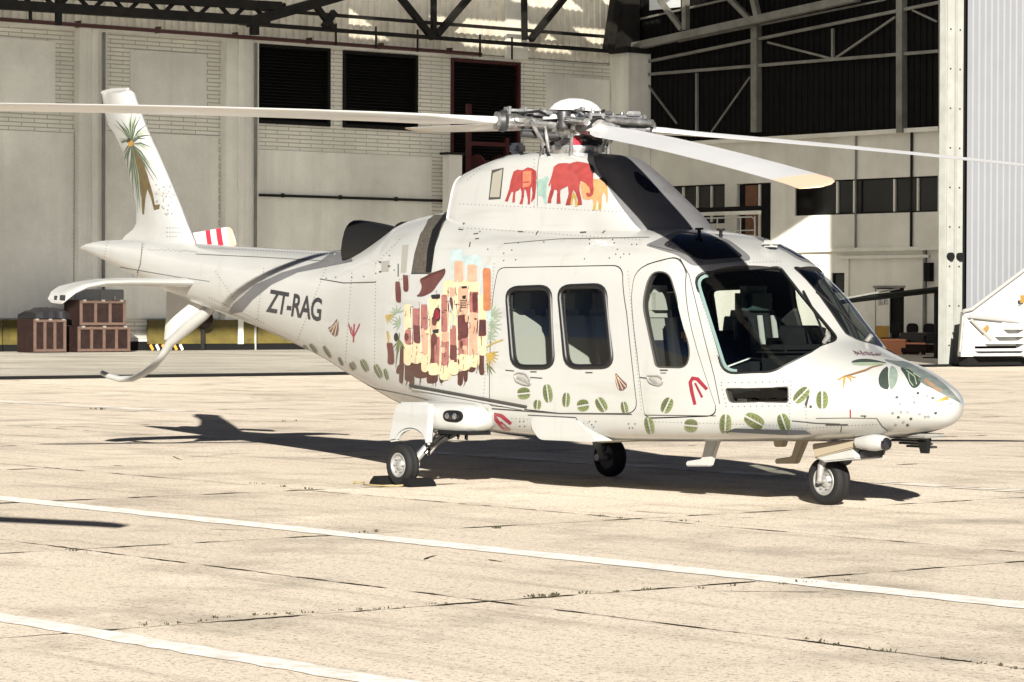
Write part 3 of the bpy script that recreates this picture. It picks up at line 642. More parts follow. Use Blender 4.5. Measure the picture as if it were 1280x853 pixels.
# ---- fuselage surface: stations x: bottom, top, half width, centre, lower and upper exponent
ST = [(1.225, .735, .765, .015, .75, 2, 2), (1.20, .675, .815, .075, .745, 2, 2), (1.15, .625, .865, .15, .745, 2, 2), (1.05, .585, .915, .245, .75, 2, 2), (.9, .552, .975, .345, .76, 2.05, 2), (.7, .525, 1.04, .45, .78, 2.15, 2),
      (.5, .505, 1.09, .535, .80, 2.6, 2), (.3, .49, 1.145, .605, .83, 3.0, 2.05), (.14, .48, 1.205, .65, .85, 3.5, 2.1), (-.1, .47, 1.415, .705, .90, 4.2, 2.3), (-.42, .455, 1.69, .76, .96, 5.2, 2.6),
      (-.75, .445, 1.87, .79, 1.0, 6.4, 2.9), (-1.1, .435, 1.975, .80, 1.05, 7, 3.2), (-1.6, .42, 2.03, .80, 1.08, 7, 3.3), (-2.5, .41, 2.055, .80, 1.1, 7, 3.3), (-3.2, .42, 2.09, .80, 1.1, 6, 3.1),
      (-3.7, .45, 2.16, .785, 1.15, 4.4, 2.7), (-4.2, .49, 2.22, .745, 1.2, 2.8, 2.5), (-4.7, .555, 2.19, .68, 1.25, 2.6, 2.3), (-5.2, .675, 2.06, .59, 1.32, 2.4, 2.2), (-5.6, .79, 1.955, .52, 1.38, 2.3, 2.1),
      (-6.1, .945, 1.915, .45, 1.45, 2.2, 2.1), (-7.4, 1.26, 1.96, .33, 1.62, 2.1, 2.1), (-8.4, 1.455, 2.01, .25, 1.74, 2, 2), (-9.3, 1.68, 2.065, .175, 1.88, 2, 2), (-10.0, 1.865, 2.06, .10, 1.965, 2, 2), (-10.4, 1.965, 2.03, .035, 1.995, 2, 2), (-10.5, 1.985, 2.005, .008, 1.995, 2, 2)]
def interp(table, x):
    """monotone cubic through the stations (x decreasing)"""
    n = len(table)
    if x >= table[0][0]: return table[0][1:]
    if x <= table[-1][0]: return table[-1][1:]
    for i in range(n-1):
        if table[i][0] >= x >= table[i+1][0]: break
    out = []
    x0, x1 = table[i][0], table[i+1][0]; h = x1-x0; t = (x-x0)/h
    for c in range(1, len(table[0])):
        def sl(k):
            return (table[k+1][c]-table[k][c])/(table[k+1][0]-table[k][0])
        d = sl(i)
        def tan(k):
            if k <= 0: return sl(0)
            if k >= n-1: return sl(n-2)
            a, b = sl(k-1), sl(k)
            return 0 if a*b <= 0 else 2*a*b/(a+b)
        m0, m1 = tan(i), tan(i+1); p0, p1 = table[i][c], table[i+1][c]
        out.append((2*t**3-3*t*t+1)*p0+(t**3-2*t*t+t)*h*m0+(-2*t**3+3*t*t)*p1+(t**3-t*t)*h*m1)
    return out
def resample(pts, n):
    L = [0]
    for i in range(len(pts)): L.append(L[-1]+(pts[(i+1) % len(pts)]-pts[i]).length)
    out = []; j = 0
    for k in range(n):
        d = L[-1]*k/n
        while L[j+1] < d: j += 1
        out.append(pts[j].lerp(pts[(j+1) % len(pts)], (d-L[j])/max(1e-9, L[j+1]-L[j])))
    return out
def section(x, inset=0., n=96): return resample(section0(x, inset, 720), n)
def section0(x, inset=0., n=72):
    zb, zt_, hw, zc, nl, nu = interp(ST, x); zb += inset; zt_ -= inset; hw -= inset; pts = []
    for k in range(n):
        a = 2*math.pi*(k+.5)/n; c, s = math.cos(a), math.sin(a); e = nu if s > 0 else nl
        pts.append(Vector((x, hw*math.copysign(abs(c)**(2/e), c), zc+((zt_-zc) if s > 0 else (zc-zb))*math.copysign(abs(s)**(2/e), s))))
    return pts
xs_ = []
x = 1.225
while x > -10.5:
    xs_.append(x); x -= .02 if x > 1.05 else (.06 if x > -5.5 else .12)
xs_.append(-10.5)
outer = MB().loft([section(x) for x in xs_])
outer_me = outer.mesh('outer', M_WHITE, 40)
ci = [x/100 for x in range(42, -325, -8)]
inner_me = MB().loft([section(x, .045, 48) for x in ci]).mesh('inner', M_INT, 40)
def bvh_of(me):
    bm = bmesh.new(); bm.from_mesh(me); t = BVHTree.FromBMesh(bm); bm.free(); return t
BV_BODY = bvh_of(outer_me)
def cast(px, py, trees):
    d = ray(px, py); best = None
    for t in trees:
        h = t.ray_cast(CAM, d)
        if h[0] is not None and (best is None or h[3] < best[3]): best = h
    return best
def rounded(poly, r, seg=5):
    out = []; n = len(poly)
    for i in range(n):
        p0, p, p1 = Vector(poly[i-1]), Vector(poly[i]), Vector(poly[(i+1) % n])
        rr = r[i] if isinstance(r, (list, tuple)) else r
        a = (p0-p); b = (p1-p); ra = min(rr, a.length*.48); rb_ = min(rr, b.length*.48); A = p+a.normalized()*ra; B = p+b.normalized()*rb_
        for k in range(seg+1):
            t = k/seg; out.append((1-t)**2*A+2*t*(1-t)*p+t*t*B)
    return [(v.x, v.y) for v in out]
def surf(outline, trees=None):
    """photo outline laid on the body surface -> points and normals"""
    P, N = [], []
    for q in outline:
        h = cast(q[0], q[1], trees or [BV_BODY]); 
        if h is None: continue
        P.append(h[0]); N.append(h[1])
    return P, N
def prism(P, N, depth_out=.12, depth_in=.25, dirn=None, grow=0.):
    nv = (dirn or sum(N, Vector())/len(N)).normalized(); c = sum(P, Vector())/len(P)
    if grow: P = [p+(p-c).normalized()*grow for p in P]
    n = len(P); mb = MB(); mb.add([p+nv*depth_out for p in P]+[p-nv*depth_in for p in P], [tuple(range(n)), tuple(range(2*n-1, n-1, -1))]+[(k, n+k, n+(k+1) % n, (k+1) % n) for k in range(n)])
    return mb
def mirror_mb(mb):
    o = MB(); o.v = [(x, -y, z) for x, y, z in mb.v]; o.f = [tuple(reversed(f)) for f in mb.f]; o.m = list(mb.m); return o
def join(*mbs):
    o = MB()
    for m in mbs: o.add(m.v, m.f)
    return o
def boolean(me, cutter_mb, op, name, mats=None):
    a = bpy.data.objects.new('tmp_a', me.copy()); cm = cutter_mb.mesh('tmp_cut', M_SEAM) if isinstance(cutter_mb, MB) else cutter_mb
    b = bpy.data.objects.new('tmp_b', cm); col.objects.link(a); col.objects.link(b)
    md = a.modifiers.new('b', 'BOOLEAN'); md.object = b; md.operation = op; md.solver = 'EXACT'; md.material_mode = 'TRANSFER'
    bpy.context.view_layer.update()
    dg = bpy.context.evaluated_depsgraph_get(); r = bpy.data.meshes.new_from_object(a.evaluated_get(dg)); r.name = name
    bpy.data.objects.remove(a); bpy.data.objects.remove(b); return r
def true_normals(me, ref_bm_tree_me):
    """shade cut pieces with the normals of the uncut surface, so cuts leave no creases"""
    ref = ref_bm_tree_me; cn = [Vector(v.normal) for v in ref.vertices]
    t = bvh_of(ref); polys = [list(p.vertices) for p in ref.polygons]
    me.shade_smooth(); me.set_sharp_from_angle(angle=R(35)); me.update()
    base = [Vector(l.vector) for l in me.corner_normals]; out = base[:]
    for p in me.polygons:
        for li in p.loop_indices:
            co = me.vertices[me.loops[li].vertex_index].co
            h = t.find_nearest(co)
            if h[3] < .004 and p.normal.dot(h[1]) > .7:
                vs_ = polys[h[2]]; w = [1/((ref.vertices[v].co-h[0]).length+1e-4) for v in vs_]
                out[li] = sum((cn[v]*a for v, a in zip(vs_, w)), Vector()).normalized()
    me.normals_split_custom_set([tuple(v) for v in out])

def soften(o, w=.012, seg=2):
    me = o.data; bm = bmesh.new(); bm.from_mesh(me); bmesh.ops.dissolve_limit(bm, angle_limit=R(1), verts=bm.verts[:], edges=bm.edges[:])
    ed = [e for e in bm.edges if len(e.link_faces) == 2 and e.calc_face_angle(0) > R(25)]
    bmesh.ops.bevel(bm, geom=ed, offset=w, segments=seg, affect='EDGES', clamp_overlap=True); bm.to_mesh(me); bm.free()
    me.shade_smooth(); me.set_sharp_from_angle(angle=R(40)); return o
# ---- photo outlines of the openings
W1 = rounded([(634, 361), (688, 359), (692, 459), (641, 459)], [14, 14, 14, 16])
W2 = rounded([(699, 359), (756, 357), (766, 458), (708, 459)], [14, 14, 14, 16])
DOOR = rounded([(622, 335), (777, 332), (784, 400), (797, 517), (700, 517), (612, 507), (613, 420)], [10, 12, 10, 16, 4, 4, 4])
CDOOR = rounded([(794, 334), (846, 321), (856, 334), (897, 520), (806, 523), (797, 450), (789, 372)], [26, 10, 8, 14, 10, 8, 8])
CW = rounded([(812, 340), (836, 340), (844, 366), (863, 440), (858, 460), (820, 459), (803, 380)], [20, 12, 5, 14, 10, 6, 14])
WSR = rounded([(866, 342), (975, 334), (1000, 366), (1048, 424), (1000, 447), (966, 465), (905, 467)], [18, 6, 4, 8, 14, 10, 14])
WSL = rounded([(984, 335), (1024, 337), (1062, 375), (1096, 424), (1092, 431), (1060, 425), (1020, 375)], [6, 8, 6, 6, 6, 6, 4])
CHIN = rounded([(907, 486), (985, 484), (985, 503), (912, 503)], [3, 3, 3, 5])
EYER = rounded([(806, 307), (848, 288), (910, 299), (937, 320), (938, 326), (866, 333), (846, 319)], [5, 10, 10, 6, 4, 6, 5])
EYEG = rounded([(828, 307), (852, 291), (905, 301), (930, 322), (879, 326)], [6, 8, 10, 6, 8])

SIDE = Vector((0, -1, .0))
pr_door = prism(*surf(DOOR), dirn=SIDE, grow=.006); pr_cdoor = prism(*surf(CDOOR), dirn=SIDE, grow=.006)
pr_wsr = prism(*surf(WSR), .2, .35); pr_chin = prism(*surf(CHIN), dirn=SIDE, depth_out=.3, depth_in=.3)
shell = boolean(outer_me, inner_me.copy(), 'DIFFERENCE', 'shell')
cut = join(pr_door, pr_cdoor, mirror_mb(pr_door), mirror_mb(pr_cdoor))
body = boolean(shell, cut, 'DIFFERENCE', 'fuselage')
body = boolean(body, pr_wsr, 'DIFFERENCE', 'fuselage'); body = boolean(body, mirror_mb(pr_wsr), 'DIFFERENCE', 'fuselage')
body = boolean(body, join(pr_chin, mirror_mb(pr_chin)), 'DIFFERENCE', 'fuselage')
true_normals(body, outer_me)
fus = link('fuselage', body, heli)
def door_piece(out_, wins, name, flip):
    p = prism(*surf(out_), dirn=SIDE, grow=-.004); ws_ = [prism(*surf(w), dirn=SIDE) for w in wins]
    if flip: p = mirror_mb(p); ws_ = [mirror_mb(w) for w in ws_]
    me = boolean(shell, p, 'INTERSECT', name)
    me = boolean(me, join(*ws_), 'DIFFERENCE', name); true_normals(me, outer_me)
    return link(name, me, heli)
# ---- thin things laid on a surface (paint, panes, seals)
def sheet(outlines, trees=None, off=.0025, maxe=5., flip=False):
    """fill photo outlines, subdivide, drop on the surface"""
    mb = MB()
    for o in outlines:
        tri = geometry.tessellate_polygon([[Vector((x, y, 0)) for x, y in o]])
        bm = bmesh.new(); vs_ = [bm.verts.new((x, y, 0)) for x, y in o]
        for t in tri:
            try: bm.faces.new([vs_[i] for i in t])
            except ValueError: pass
        for it in range(4):
            le = [e for e in bm.edges if e.calc_length() > maxe]
            if not le: break
            bmesh.ops.subdivide_edges(bm, edges=le, cuts=1); bmesh.ops.triangulate(bm, faces=bm.faces[:])
        bm.verts.index_update(); P = []
        for v in bm.verts:
            h = cast(v.co.x, v.co.y, trees or [BV_BODY])
            P.append(None if h is None else h[0]+h[1]*off*(1 if h[1].dot(ray(v.co.x, v.co.y)) < 0 else -1))
        ids = {}; vv = []; ff = []
        for f in bm.faces:
            k = [v.index for v in f.verts]
            if any(P[i] is None for i in k): continue
            if max((P[k[a]]-P[k[a-1]]).length for a in range(3)) > .35: continue
            for i in k:
                if i not in ids: ids[i] = len(vv); vv.append(P[i])
            ff.append([ids[i] for i in k])
        bm.free(); mb.add(vv, ff)
    return mirror_mb(mb) if flip else mb
def decal(name, outlines, m, parent=None, trees=None, off=.0025, maxe=6.):
    mb = sheet(outlines, trees, off, maxe)
    return mb.build(name, m, parent or fus, 60) if mb.f else None
def seal(outline, r, name, m, parent, flip=False, off=.0, trees=None):
    P, N = surf(outline, trees); P = [p+n*off for p, n in zip(P, N)]
    if flip: P = [Vector((p.x, -p.y, p.z)) for p in P]
    return MB().tube(P, r, 8, True).build(name, m, parent, 60)
for flip in (False, True):
    d = door_piece(DOOR, [W1, W2], 'cabin_door', flip)
    for w in (W1, W2):
        sheet([w], off=-.012, flip=flip).build('window_pane', M_GLASS, d, 60)
        seal(w, .021, 'window_seal', M_RUBBER, d, flip)
    cd = door_piece(CDOOR, [CW], 'cockpit_door', flip)
    sheet([CW], off=-.012, flip=flip).build('window_pane', M_GLASS, cd, 60); seal(CW, .006, 'window_seal', M_SEAM, cd, flip)
    sheet([WSR], off=-.012, flip=flip).build('windshield', M_WSGLASS, heli, 60)
    seal(WSR, .009, 'windshield_seal', M_RUBBER, heli, flip)
    sheet([CHIN], off=-.01, flip=flip).build('chin_window', M_GLASS, heli, 60); seal(CHIN, .005, 'window_seal', M_SEAM, heli, flip)
    sheet([EYER], off=.0025, flip=flip).build('roof_window_surround', M_GREYP, heli, 60)
    sheet([EYEG], off=.0055, flip=flip).build('roof_window', M_EYEB, heli, 60)
    if not flip: cab_door, cp_door = d, cd

# ---- rotor pylon housing ("doghouse")
DT = [(-1.42, 2.0, .10, 2.0), (-1.50, 2.08, .20, 2.0), (-1.75, 2.265, .33, 2.1), (-2.1, 2.515, .36, 2.4), (-2.28, 2.605, .36, 2.8), (-2.5, 2.63, .36, 3.8), (-2.8, 2.65, .365, 5.), (-3.15, 2.665, .37, 5.5), (-3.45, 2.66, .37, 5.5), (-3.75, 2.605, .355, 5.5), (-4.0, 2.54, .335, 5.5), (-4.08, 2.51, .32, 5.5)]
def dsec0(x, n=480):
    zt_, hw, e = interp(DT, x); zb = 1.80; pts = []
    for k in range(n):
        a = 2*math.pi*(k+.5)/n; c, s = math.cos(a), math.sin(a)
        u = math.copysign(abs(c)**(2/e), c); w = math.copysign(abs(s)**(2/e), s); z = zb+(zt_-zb)*(w+1)/2
        y = u*(hw*.80+(hw*1.30-hw*.80)*max(0, (2.65-z)/.8))
        pts.append(Vector((x, y, z)))
    return pts
def dsec(x, n=64): return resample(dsec0(x), n)
dx = [-1.42-.025*i for i in range(0, 44)]+[-2.5-.1*i for i in range(1, 16)]+[-4.08]
dog = MB().loft([dsec(x) for x in dx]); dog_me = dog.mesh('pylon_housing', [M_WHITE, M_GREYP])
bm = bmesh.new(); bm.from_mesh(dog_me)
pn = Vector((.52, 0, .67)).normalized(); pc = Vector((-2.43, 0, 2.6))
bmesh.ops.bisect_plane(bm, geom=bm.verts[:]+bm.edges[:]+bm.faces[:], plane_co=pc, plane_no=pn)
for f in bm.faces: f.material_index = 1 if (f.calc_center_median()-pc).dot(pn) > 0 and f.calc_center_median().x > -2.44 else 0
bm.to_mesh(dog_me); bm.free(); dog_me.shade_smooth(); dog_me.set_sharp_from_angle(angle=R(45)); BV_DOG = bvh_of(dog_me)
doghouse = link('pylon_housing', dog_me, heli)
ALLT = [BV_BODY, BV_DOG]
decal('pylon_window', [rounded([(792, 213), (806, 222), (824, 238), (824, 243), (808, 240), (794, 226)], 6)], M_EYEB, doghouse, [BV_DOG], .006, 4)
# open inlet in the aft face and lip
MB().tube(dsec(-4.08), .012, 6, True).build('housing_rim', M_WHITE, doghouse, 60)
MB().add([p+Vector((-.003, 0, 0)) for p in [q.lerp(Vector((-4.08, 0, 2.25)), .1) for q in dsec(-4.08)]], [tuple(range(64))]).build('aft_inlet', M_BLACK, doghouse)
decal('side_vent', [[(615, 213), (630, 210), (626, 249), (611, 250)]], M_SEAM, doghouse, [BV_DOG], .003)
decal('vent_flap', [[(617, 217), (629, 212), (625, 247), (613, 247)]], mat('vent_beige', (.21, .20, .165), .5), doghouse, [BV_DOG], .007)

# ---- fin, tailplane, ventral fin, skid
def wing(name, rings, m, parent=heli, smooth=50): return MB().loft(rings).build(name, m, parent, smooth)
def foil(le, te, t, up, n=20):
    """symmetric section between leading and trailing edge points; `up` = thickness direction"""
    le, te, up = Vector(le), Vector(te), Vector(up); out = []
    for k in range(n):
        a = 2*math.pi*k/n; u = (1-math.cos(a))/2; th = t*5*(.2969*math.sqrt(u)-.126*u-.3516*u*u+.2843*u**3-.1015*u**4)*.5*2
        out.append(le.lerp(te, u)+up*(th*(1 if math.sin(a) >= 0 else -1)))
    return out
Y = Vector((0, 1, 0))
def y0(px, py): return on(1, 0, px, py)
fl_ = [(y0(250, 322), y0(138, 318)), (y0(244, 304), y0(156, 295)), (y0(240, 294), y0(166, 287)), (y0(236, 285), y0(170, 279)), (y0(225, 258), y0(170, 257)), (y0(206, 213), y0(160, 213)), (y0(195, 188), y0(153, 190)), (y0(184, 164), y0(143, 168)), (y0(179, 152), y0(135, 157)), (y0(175, 141), y0(131, 143)), (y0(170, 128), y0(129, 130)), (y0(166, 116), y0(127, 118)), (y0(164, 113), y0(129, 114.5))]
frings = []
for i, (a, b) in enumerate(fl_):
    frings.append(foil(a, b, (.16 if i < 12 else .06), Y))
fin_mb = MB().loft(frings); fin_me = fin_mb.mesh('vertical_fin', M_WHITE, 50); BV_FIN = bvh_of(fin_me); fin = link('vertical_fin', fin_me, heli)
MB().tube([y0(128, 116), y0(140, 112.5), y0(160, 112)], .018, 6).build('fin_cap', M_WHITE, fin, 50)
# horizontal stabiliser both sides: chord .62 m, tip bent down
for s in (-1, 1):
    rings = []
    xr = -8.02
    for yv, dz, ch, sw, t in ((.12, .0, .74, 0, .13), (.32, .0, .72, .0, .125), (.9, .0, .62, .06, .12), (1.15, -.01, .58, .09, .12), (1.32, -.045, .52, .13, .115), (1.42, -.10, .44, .18, .11), (1.475, -.165, .34, .24, .10), (1.485, -.2, .2, .3, .05)):
        le = Vector((xr-sw, s*yv, 1.635+dz)); rings.append(foil(le, le+Vector((-ch, 0, .01)), t*ch/.6*.62, Vector((0, 0, 1)) if yv < 1.2 else Vector((0, s*min(.9, (yv-1.2)*4), 1)).normalized()))
    tp = wing('tailplane', rings, M_WHITE)
    MB().bbox((xr-.30, s*1.485, 1.49), (.09, .012, .05), .004).build('position_light', M_DARKM, tp)
    MB().bbox((xr-.42, s*1.485, 1.49), (.05, .012, .04), .004).build('position_light', M_DARKM, tp)
vr = []
for a, b in (((262, 376), (209, 356)), ((260, 384), (208, 372)), ((243, 398), (207, 400)), ((224, 414), (205, 422)), ((214, 424), (206, 426))): vr.append(foil(y0(*a), y0(*b), .10, Y))
vf = wing('ventral_fin', vr, mat('ventral_grey', (.50, .49, .45), .35, noise=.4, nscale=3, dark=(.38, .37, .33)))
sk = [y0(274, 377), y0(256, 392), y0(236, 408), y0(214, 427), y0(204, 443), y0(193, 457), y0(180, 467), y0(166, 473.5), y0(150, 474), y0(137, 470.5), y0(128, 466.5)]
MB().tube(sk, [.03, .055, .062, .048, .036, .033, .031, .03, .03, .03, .026], 10).build('tail_skid', M_WHITE, heli, 50)
# tail rotor on the left side of the fin root
TR = Vector((-9.27, .36, 1.985))
MB().cyl((-9.27, .05, 1.985), (-9.27, .30, 1.985), .14, .10, 16).build('tail_gearbox', M_WHITE, heli, 40)
trh = MB().cyl(TR-Y*.06, TR+Y*.1, .06, n=14); trh.box(TR+Y*.02, (.3, .06, .1)); trh = trh.build('tail_rotor_hub', M_DARKM, heli, 40)
M_REDW = mat('blade_red', (.55, .03, .05), .45); M_TIP = mat('blade_salmon', (.75, .45, .30), .5)
tdir = (on(1, .36, 288, 299)-TR); tdir.y = 0; tl = .97; tdir.normalize(); tn = Vector((tdir.z, 0, -tdir.x))
for s in (1, -1):
    def tring(r, ch=.20): 
        c = TR+tdir*(s*r); return foil(c+tn*ch*.42*s+Y*.02, c-tn*ch*.58*s-Y*.02, .022, Y)
    marks = [(.12, .30, M_DARKM, .10), (.30, .52, M_BLADE, .2), (.52, .60, M_REDW, .2), (.60, .70, M_BLADE, .2), (.70, .79, M_REDW, .2), (.79, .89, M_BLADE, .2), (.89, .97, M_TIP, .19)]
    b0 = None
    for r0, r1, m, ch in marks:
        mb = MB().loft([tring(r0, ch), tring((r0+r1)/2, ch), tring(r1, ch if m is not M_TIP else .15)])
        if b0 is None: b0 = mb.build('tail_rotor_blade', m, heli, 50)
        else: mb.build('blade_band', m, b0, 50)

# ---- engine exhausts, intake grilles, cowl details
for s in (-1, 1):
    ex = MB(); rings = []
    for k in range(7):
        u = k/6; c = Vector((-4.75-.72*u, s*(.22+.05*u), 1.86+.20*u-.08*u*u)); q = Vector((-1, s*.15, .25)).to_track_quat('Z', 'Y'); rx, rz = .16+.01*u, .17+.02*u
        rings.append([c+q @ Vector((rx*math.copysign(abs(math.cos(a))**.7, math.cos(a)), rz*math.copysign(abs(math.sin(a))**.7, math.sin(a)), 0)) for a in [2*math.pi*i/20 for i in range(20)]])
    rings += [[c+(p-c)*.88 for p in rings[-1]], [c+Vector((.35, 0, -.05))+(p-c)*.8 for p in rings[-1]]]
    MB().loft(rings, False).build('exhaust', M_EXH, heli, 50)
INT = [(563, 259), (569, 263), (557, 275), (548, 296), (541, 320), (537, 342), (515, 342), (519, 318), (526, 294), (536, 275), (550, 263)]
ig = decal('intake_grille', [INT], M_GRILLE, heli, off=.004); 
decal('intake_shadow', [[(557, 266), (566, 263), (553, 280), (545, 305), (540, 341), (533, 341), (535, 312), (541, 288)]], M_EXH, ig, off=.007)  # dark strip painted as shade inside the intake
seal(INT, .008, 'intake_frame', M_SEAM, ig)
decal('cowl_vent', [[(503, 307), (511, 306), (508, 341), (501, 341)]], mat('vent_grey', (.20, .195, .175), .6), heli)
decal('cowl_vent', [[(477, 327), (487, 326), (486, 340), (477, 340)]], MATS['vent_grey'], heli)
# ---- silver band round the tail boom
decal('silver_band', [[(437, 314), (441, 327), (408, 334), (372, 341), (340, 356), (316, 375), (303, 390), (283, 394), (292, 380), (318, 357), (352, 341), (400, 327), (414, 316)]], M_GREYP, fus, maxe=8)

# ---- sponsons and main gear
def wheel(c, rad, wid, s, parent, name='wheel'):
    ax = Vector((0, s, 0)); w = MB()
    pr = [(rad*.60, -wid*.42), (rad*.72, -wid*.5), (rad*.86, -wid*.5), (rad*.96, -wid*.40), (rad, -wid*.22), (rad, -wid*.1), (rad*.985, -wid*.08), (rad*.985, -wid*.04), (rad, -wid*.02), (rad, wid*.02), (rad*.985, wid*.04), (rad*.985, wid*.08), (rad, wid*.1), (rad, wid*.22), (rad*.96, wid*.40), (rad*.86, wid*.5), (rad*.72, wid*.5), (rad*.60, wid*.42)]
    o = w.lathe(pr, c, ax, 40).build(name, M_TYRE, parent, 50)
    rp = [(rad*.62, -wid*.36), (rad*.62, wid*.40), (rad*.58, wid*.44), (rad*.52, wid*.43), (rad*.47, wid*.30), (rad*.30, wid*.22), (rad*.24, wid*.34), (rad*.12, wid*.40), (0, wid*.40)]
    r = MB().lathe(rp, c, ax, 36); 
    for k in range(6):
        a = 2*math.pi*k/6; p = Vector(c)+ax*(wid*.27)+Vector((math.cos(a), 0, math.sin(a)))*rad*.34; r.cyl(p, p+ax*.02, rad*.05, n=8)
    r.build('rim', M_RIM, o, 40)
    MB().lathe([(0, -wid*.36), (rad*.62, -wid*.36), (rad*.62, -wid*.30)], c, ax, 30).build('rim_back', M_DARKM, o, 40)
    return o
GEAR_X, GEAR_Y = -3.70, 1.09
for s in (-1, 1):
    # sponson: horizontal rounded body along the lower side
    rings = []
    for xx, k in ((-2.98, .05), (-3.0, .45), (-3.05, .72), (-3.13, .92), (-3.25, 1), (-3.6, 1), (-3.8, .96), (-3.95, .8), (-4.02, .45), (-4.05, .1)):
        cy, cz = .78, .545; rings.append([Vector((xx, s*(cy+.17*k*math.copysign(abs(math.cos(a))**.75, math.cos(a))), cz+.125*k*math.copysign(abs(math.sin(a))**.75, math.sin(a)))) for a in [2*math.pi*i/28 for i in range(28)]])
    so = MB().loft(rings).build('sponson', M_WHITE, heli, 50)
    def cap(rx, rz, off): return [Vector((-3.24+rx*math.copysign(abs(math.cos(a))**.7, math.cos(a)), s*(.948+off), .562+rz*math.copysign(abs(math.sin(a))**.8, math.sin(a)))) for a in [2*math.pi*i/28 for i in range(28)]]
    MB().loft([cap(.118, .047, -.03), cap(.118, .047, .004), cap(.105, .038, .006)]).build('light_bezel', M_BLACK, so, 40)
    ll = MB().loft([cap(.10, .034, -.01), cap(.09, .028, .012), cap(.05, .012, .016)]).build('landing_light', M_EYEB, so, 40)
    for q in (-.05, .045): MB().lathe([(.0, .004), (.018, .002), (.024, .0), (.026, -.01)], (-3.24+q, s*.966, .562), (0, s, 0), 14).build('lamp', M_CHROME, so, 40)
    # leg fairing plate
    wy = s*(GEAR_Y-.02)
    pl = [(-4.0, .33), (-3.94, .60), (-3.88, .655), (-3.50, .665), (-3.46, .64), (-3.47, .33), (-3.505, .325)]+[(-3.70+.19*math.cos(R(a)), .325+.115*math.sin(R(a))) for a in range(10, 171, 10)]
    n = len(pl); mb = MB(); yo, yi = s*1.0, s*.94
    vo = [(x, yo+s*.06*(.68-z), z) for x, z in pl]; vi = [(x, yi+s*.06*(.68-z), z) for x, z in pl]
    mb.add(vo+vi, [tuple(range(n)), tuple(range(2*n-1, n-1, -1))]+[(k, n+k, n+(k+1) % n, (k+1) % n) for k in range(n)])
    fp = soften(mb.build('gear_fairing', M_WHITE, heli), .018)
    lg = MB(); lg.cyl((-3.62, s*.80, .56), (-3.64, s*.90, .25), .035, n=12); lg.cyl((-3.64, s*.90, .30), (-3.70, s*1.0, .165), .03, n=12); lg.cyl((GEAR_X, s*.94, .165), (GEAR_X, s*1.12, .165), .03, n=12)
    lg.cyl((-3.28, s*.72, .50), (-3.60, s*.92, .30), .024, n=10); lg.cyl((-3.45, s*.80, .48), (-3.62, s*.90, .24), .016, n=8)
    leg = lg.build('main_leg', M_RIM, heli, 40)
    MB().cyl((-3.32, s*.74, .47), (-3.57, s*.91, .33), .033, n=10).build('retraction_strut', M_DARKM, leg, 40)
    hs = MB(); hs.tube([(-3.42, s*.82, .44), (-3.5, s*.92, .40), (-3.55, s*.94, .30), (-3.58, s*.92, .22)], .009, 6); hs.tube([(-3.40, s*.85, .43), (-3.46, s*.96, .36), (-3.55, s*.99, .26)], .007, 6); hs.build('brake_hose', M_BLACK, leg, 50)
    well = MB().box((-3.28, s*.80, .43), (.40, .22, .03)); 
    for k in range(9): well.cyl((-3.42+k*.035, s*(.84+.02*(k % 3)), .43), (-3.42+k*.035, s*(.84+.02*(k % 3)), .375+.02*(k % 2)), .008, n=6)
    well.build('gear_well', M_BLACK, heli)
    wheel((GEAR_X, s*GEAR_Y, .163), .163, .115, s, heli)

# ---- nose gear
NG = Vector((0, 0, 0))
wheel((-.02, 0, .175), .175, .13, -1, heli, 'nose_wheel')
fk = MB()
for s in (-1, 1): fk.tube([(-.02, s*.095, .175), (0, s*.095, .29), (.03, s*.06, .37)], [.022, .028, .03], 10)
fk.cyl((.03, 0, .36), (.03, 0, .60), .05, n=16); fk.cyl((-.02, -.11, .175), (-.02, .11, .175), .018, n=10)
fk = fk.build('nose_fork', M_RIM, heli, 50)
MB().lathe([(0, -.03), (.055, -.03), (.065, 0), (.055, .03), (0, .03)], (.11, .03, .35), (1, 0, 0), 16).build('shimmy_damper', M_DARKM, fk, 40)
def heli_quadbox(name, px, y0_, y1_, m, parent=heli):
    """solid whose near face is a photo outline on the plane y = y0_"""
    P = [on(1, y0_, *q) for q in px]; n = len(P); mb = MB()
    mb.add(P+[Vector((p.x, y1_, p.z)) for p in P], [tuple(range(n)), tuple(range(2*n-1, n-1, -1))]+[(k, n+k, n+(k+1) % n, (k+1) % n) for k in range(n)]); return soften(mb.build(name, m, parent), .01)
heli_quadbox('nose_gear_door', [(1014, 555), (1071, 549), (1071, 559), (1019, 573), (1017, 571)], -.20, -.16, M_TAN)
heli_quadbox('nose_gear_box', [(1016, 572), (1066, 560), (1070, 574), (1030, 578)], -.185, .12, M_WHITE)
heli_quadbox('nose_gear_door', [(1066, 563), (1104, 562), (1101, 571), (1068, 574)], -.14, -.10, M_DARKM)
sl = MB().lathe([(0, .0), (.042, .0), (.05, .02), (.062, .10), (.060, .16), (.045, .27), (.0, .28)], (.745, -.2, .485), (-1, 0, -.02), 26).build('searchlight', M_WHITE, heli, 40)
MB().lathe([(0, .012), (.04, .01), (.05, -.01)], (.748, -.2, .475), (1, 0, 0), 16).build('lens', M_EYEB, sl, 40)
MB().bbox((.55, -.16, .535), (.22, .12, .08), .02).build('mount', M_WHITE, sl)
bb = MB(); 
for k in range(4): bb.box((.70+k*.02, .02+.04*k, .515-.022*k), (.34-.03*k, .05, .016))
bb.cyl((.55, .0, .54), (.95, .0, .52), .02, n=8); bb.build('sensor_rack', M_DARKM, heli)
MB().bbox((.74, .04, .535), (.5, .2, .03), .01).build('rack_plate', M_STEELG, heli)
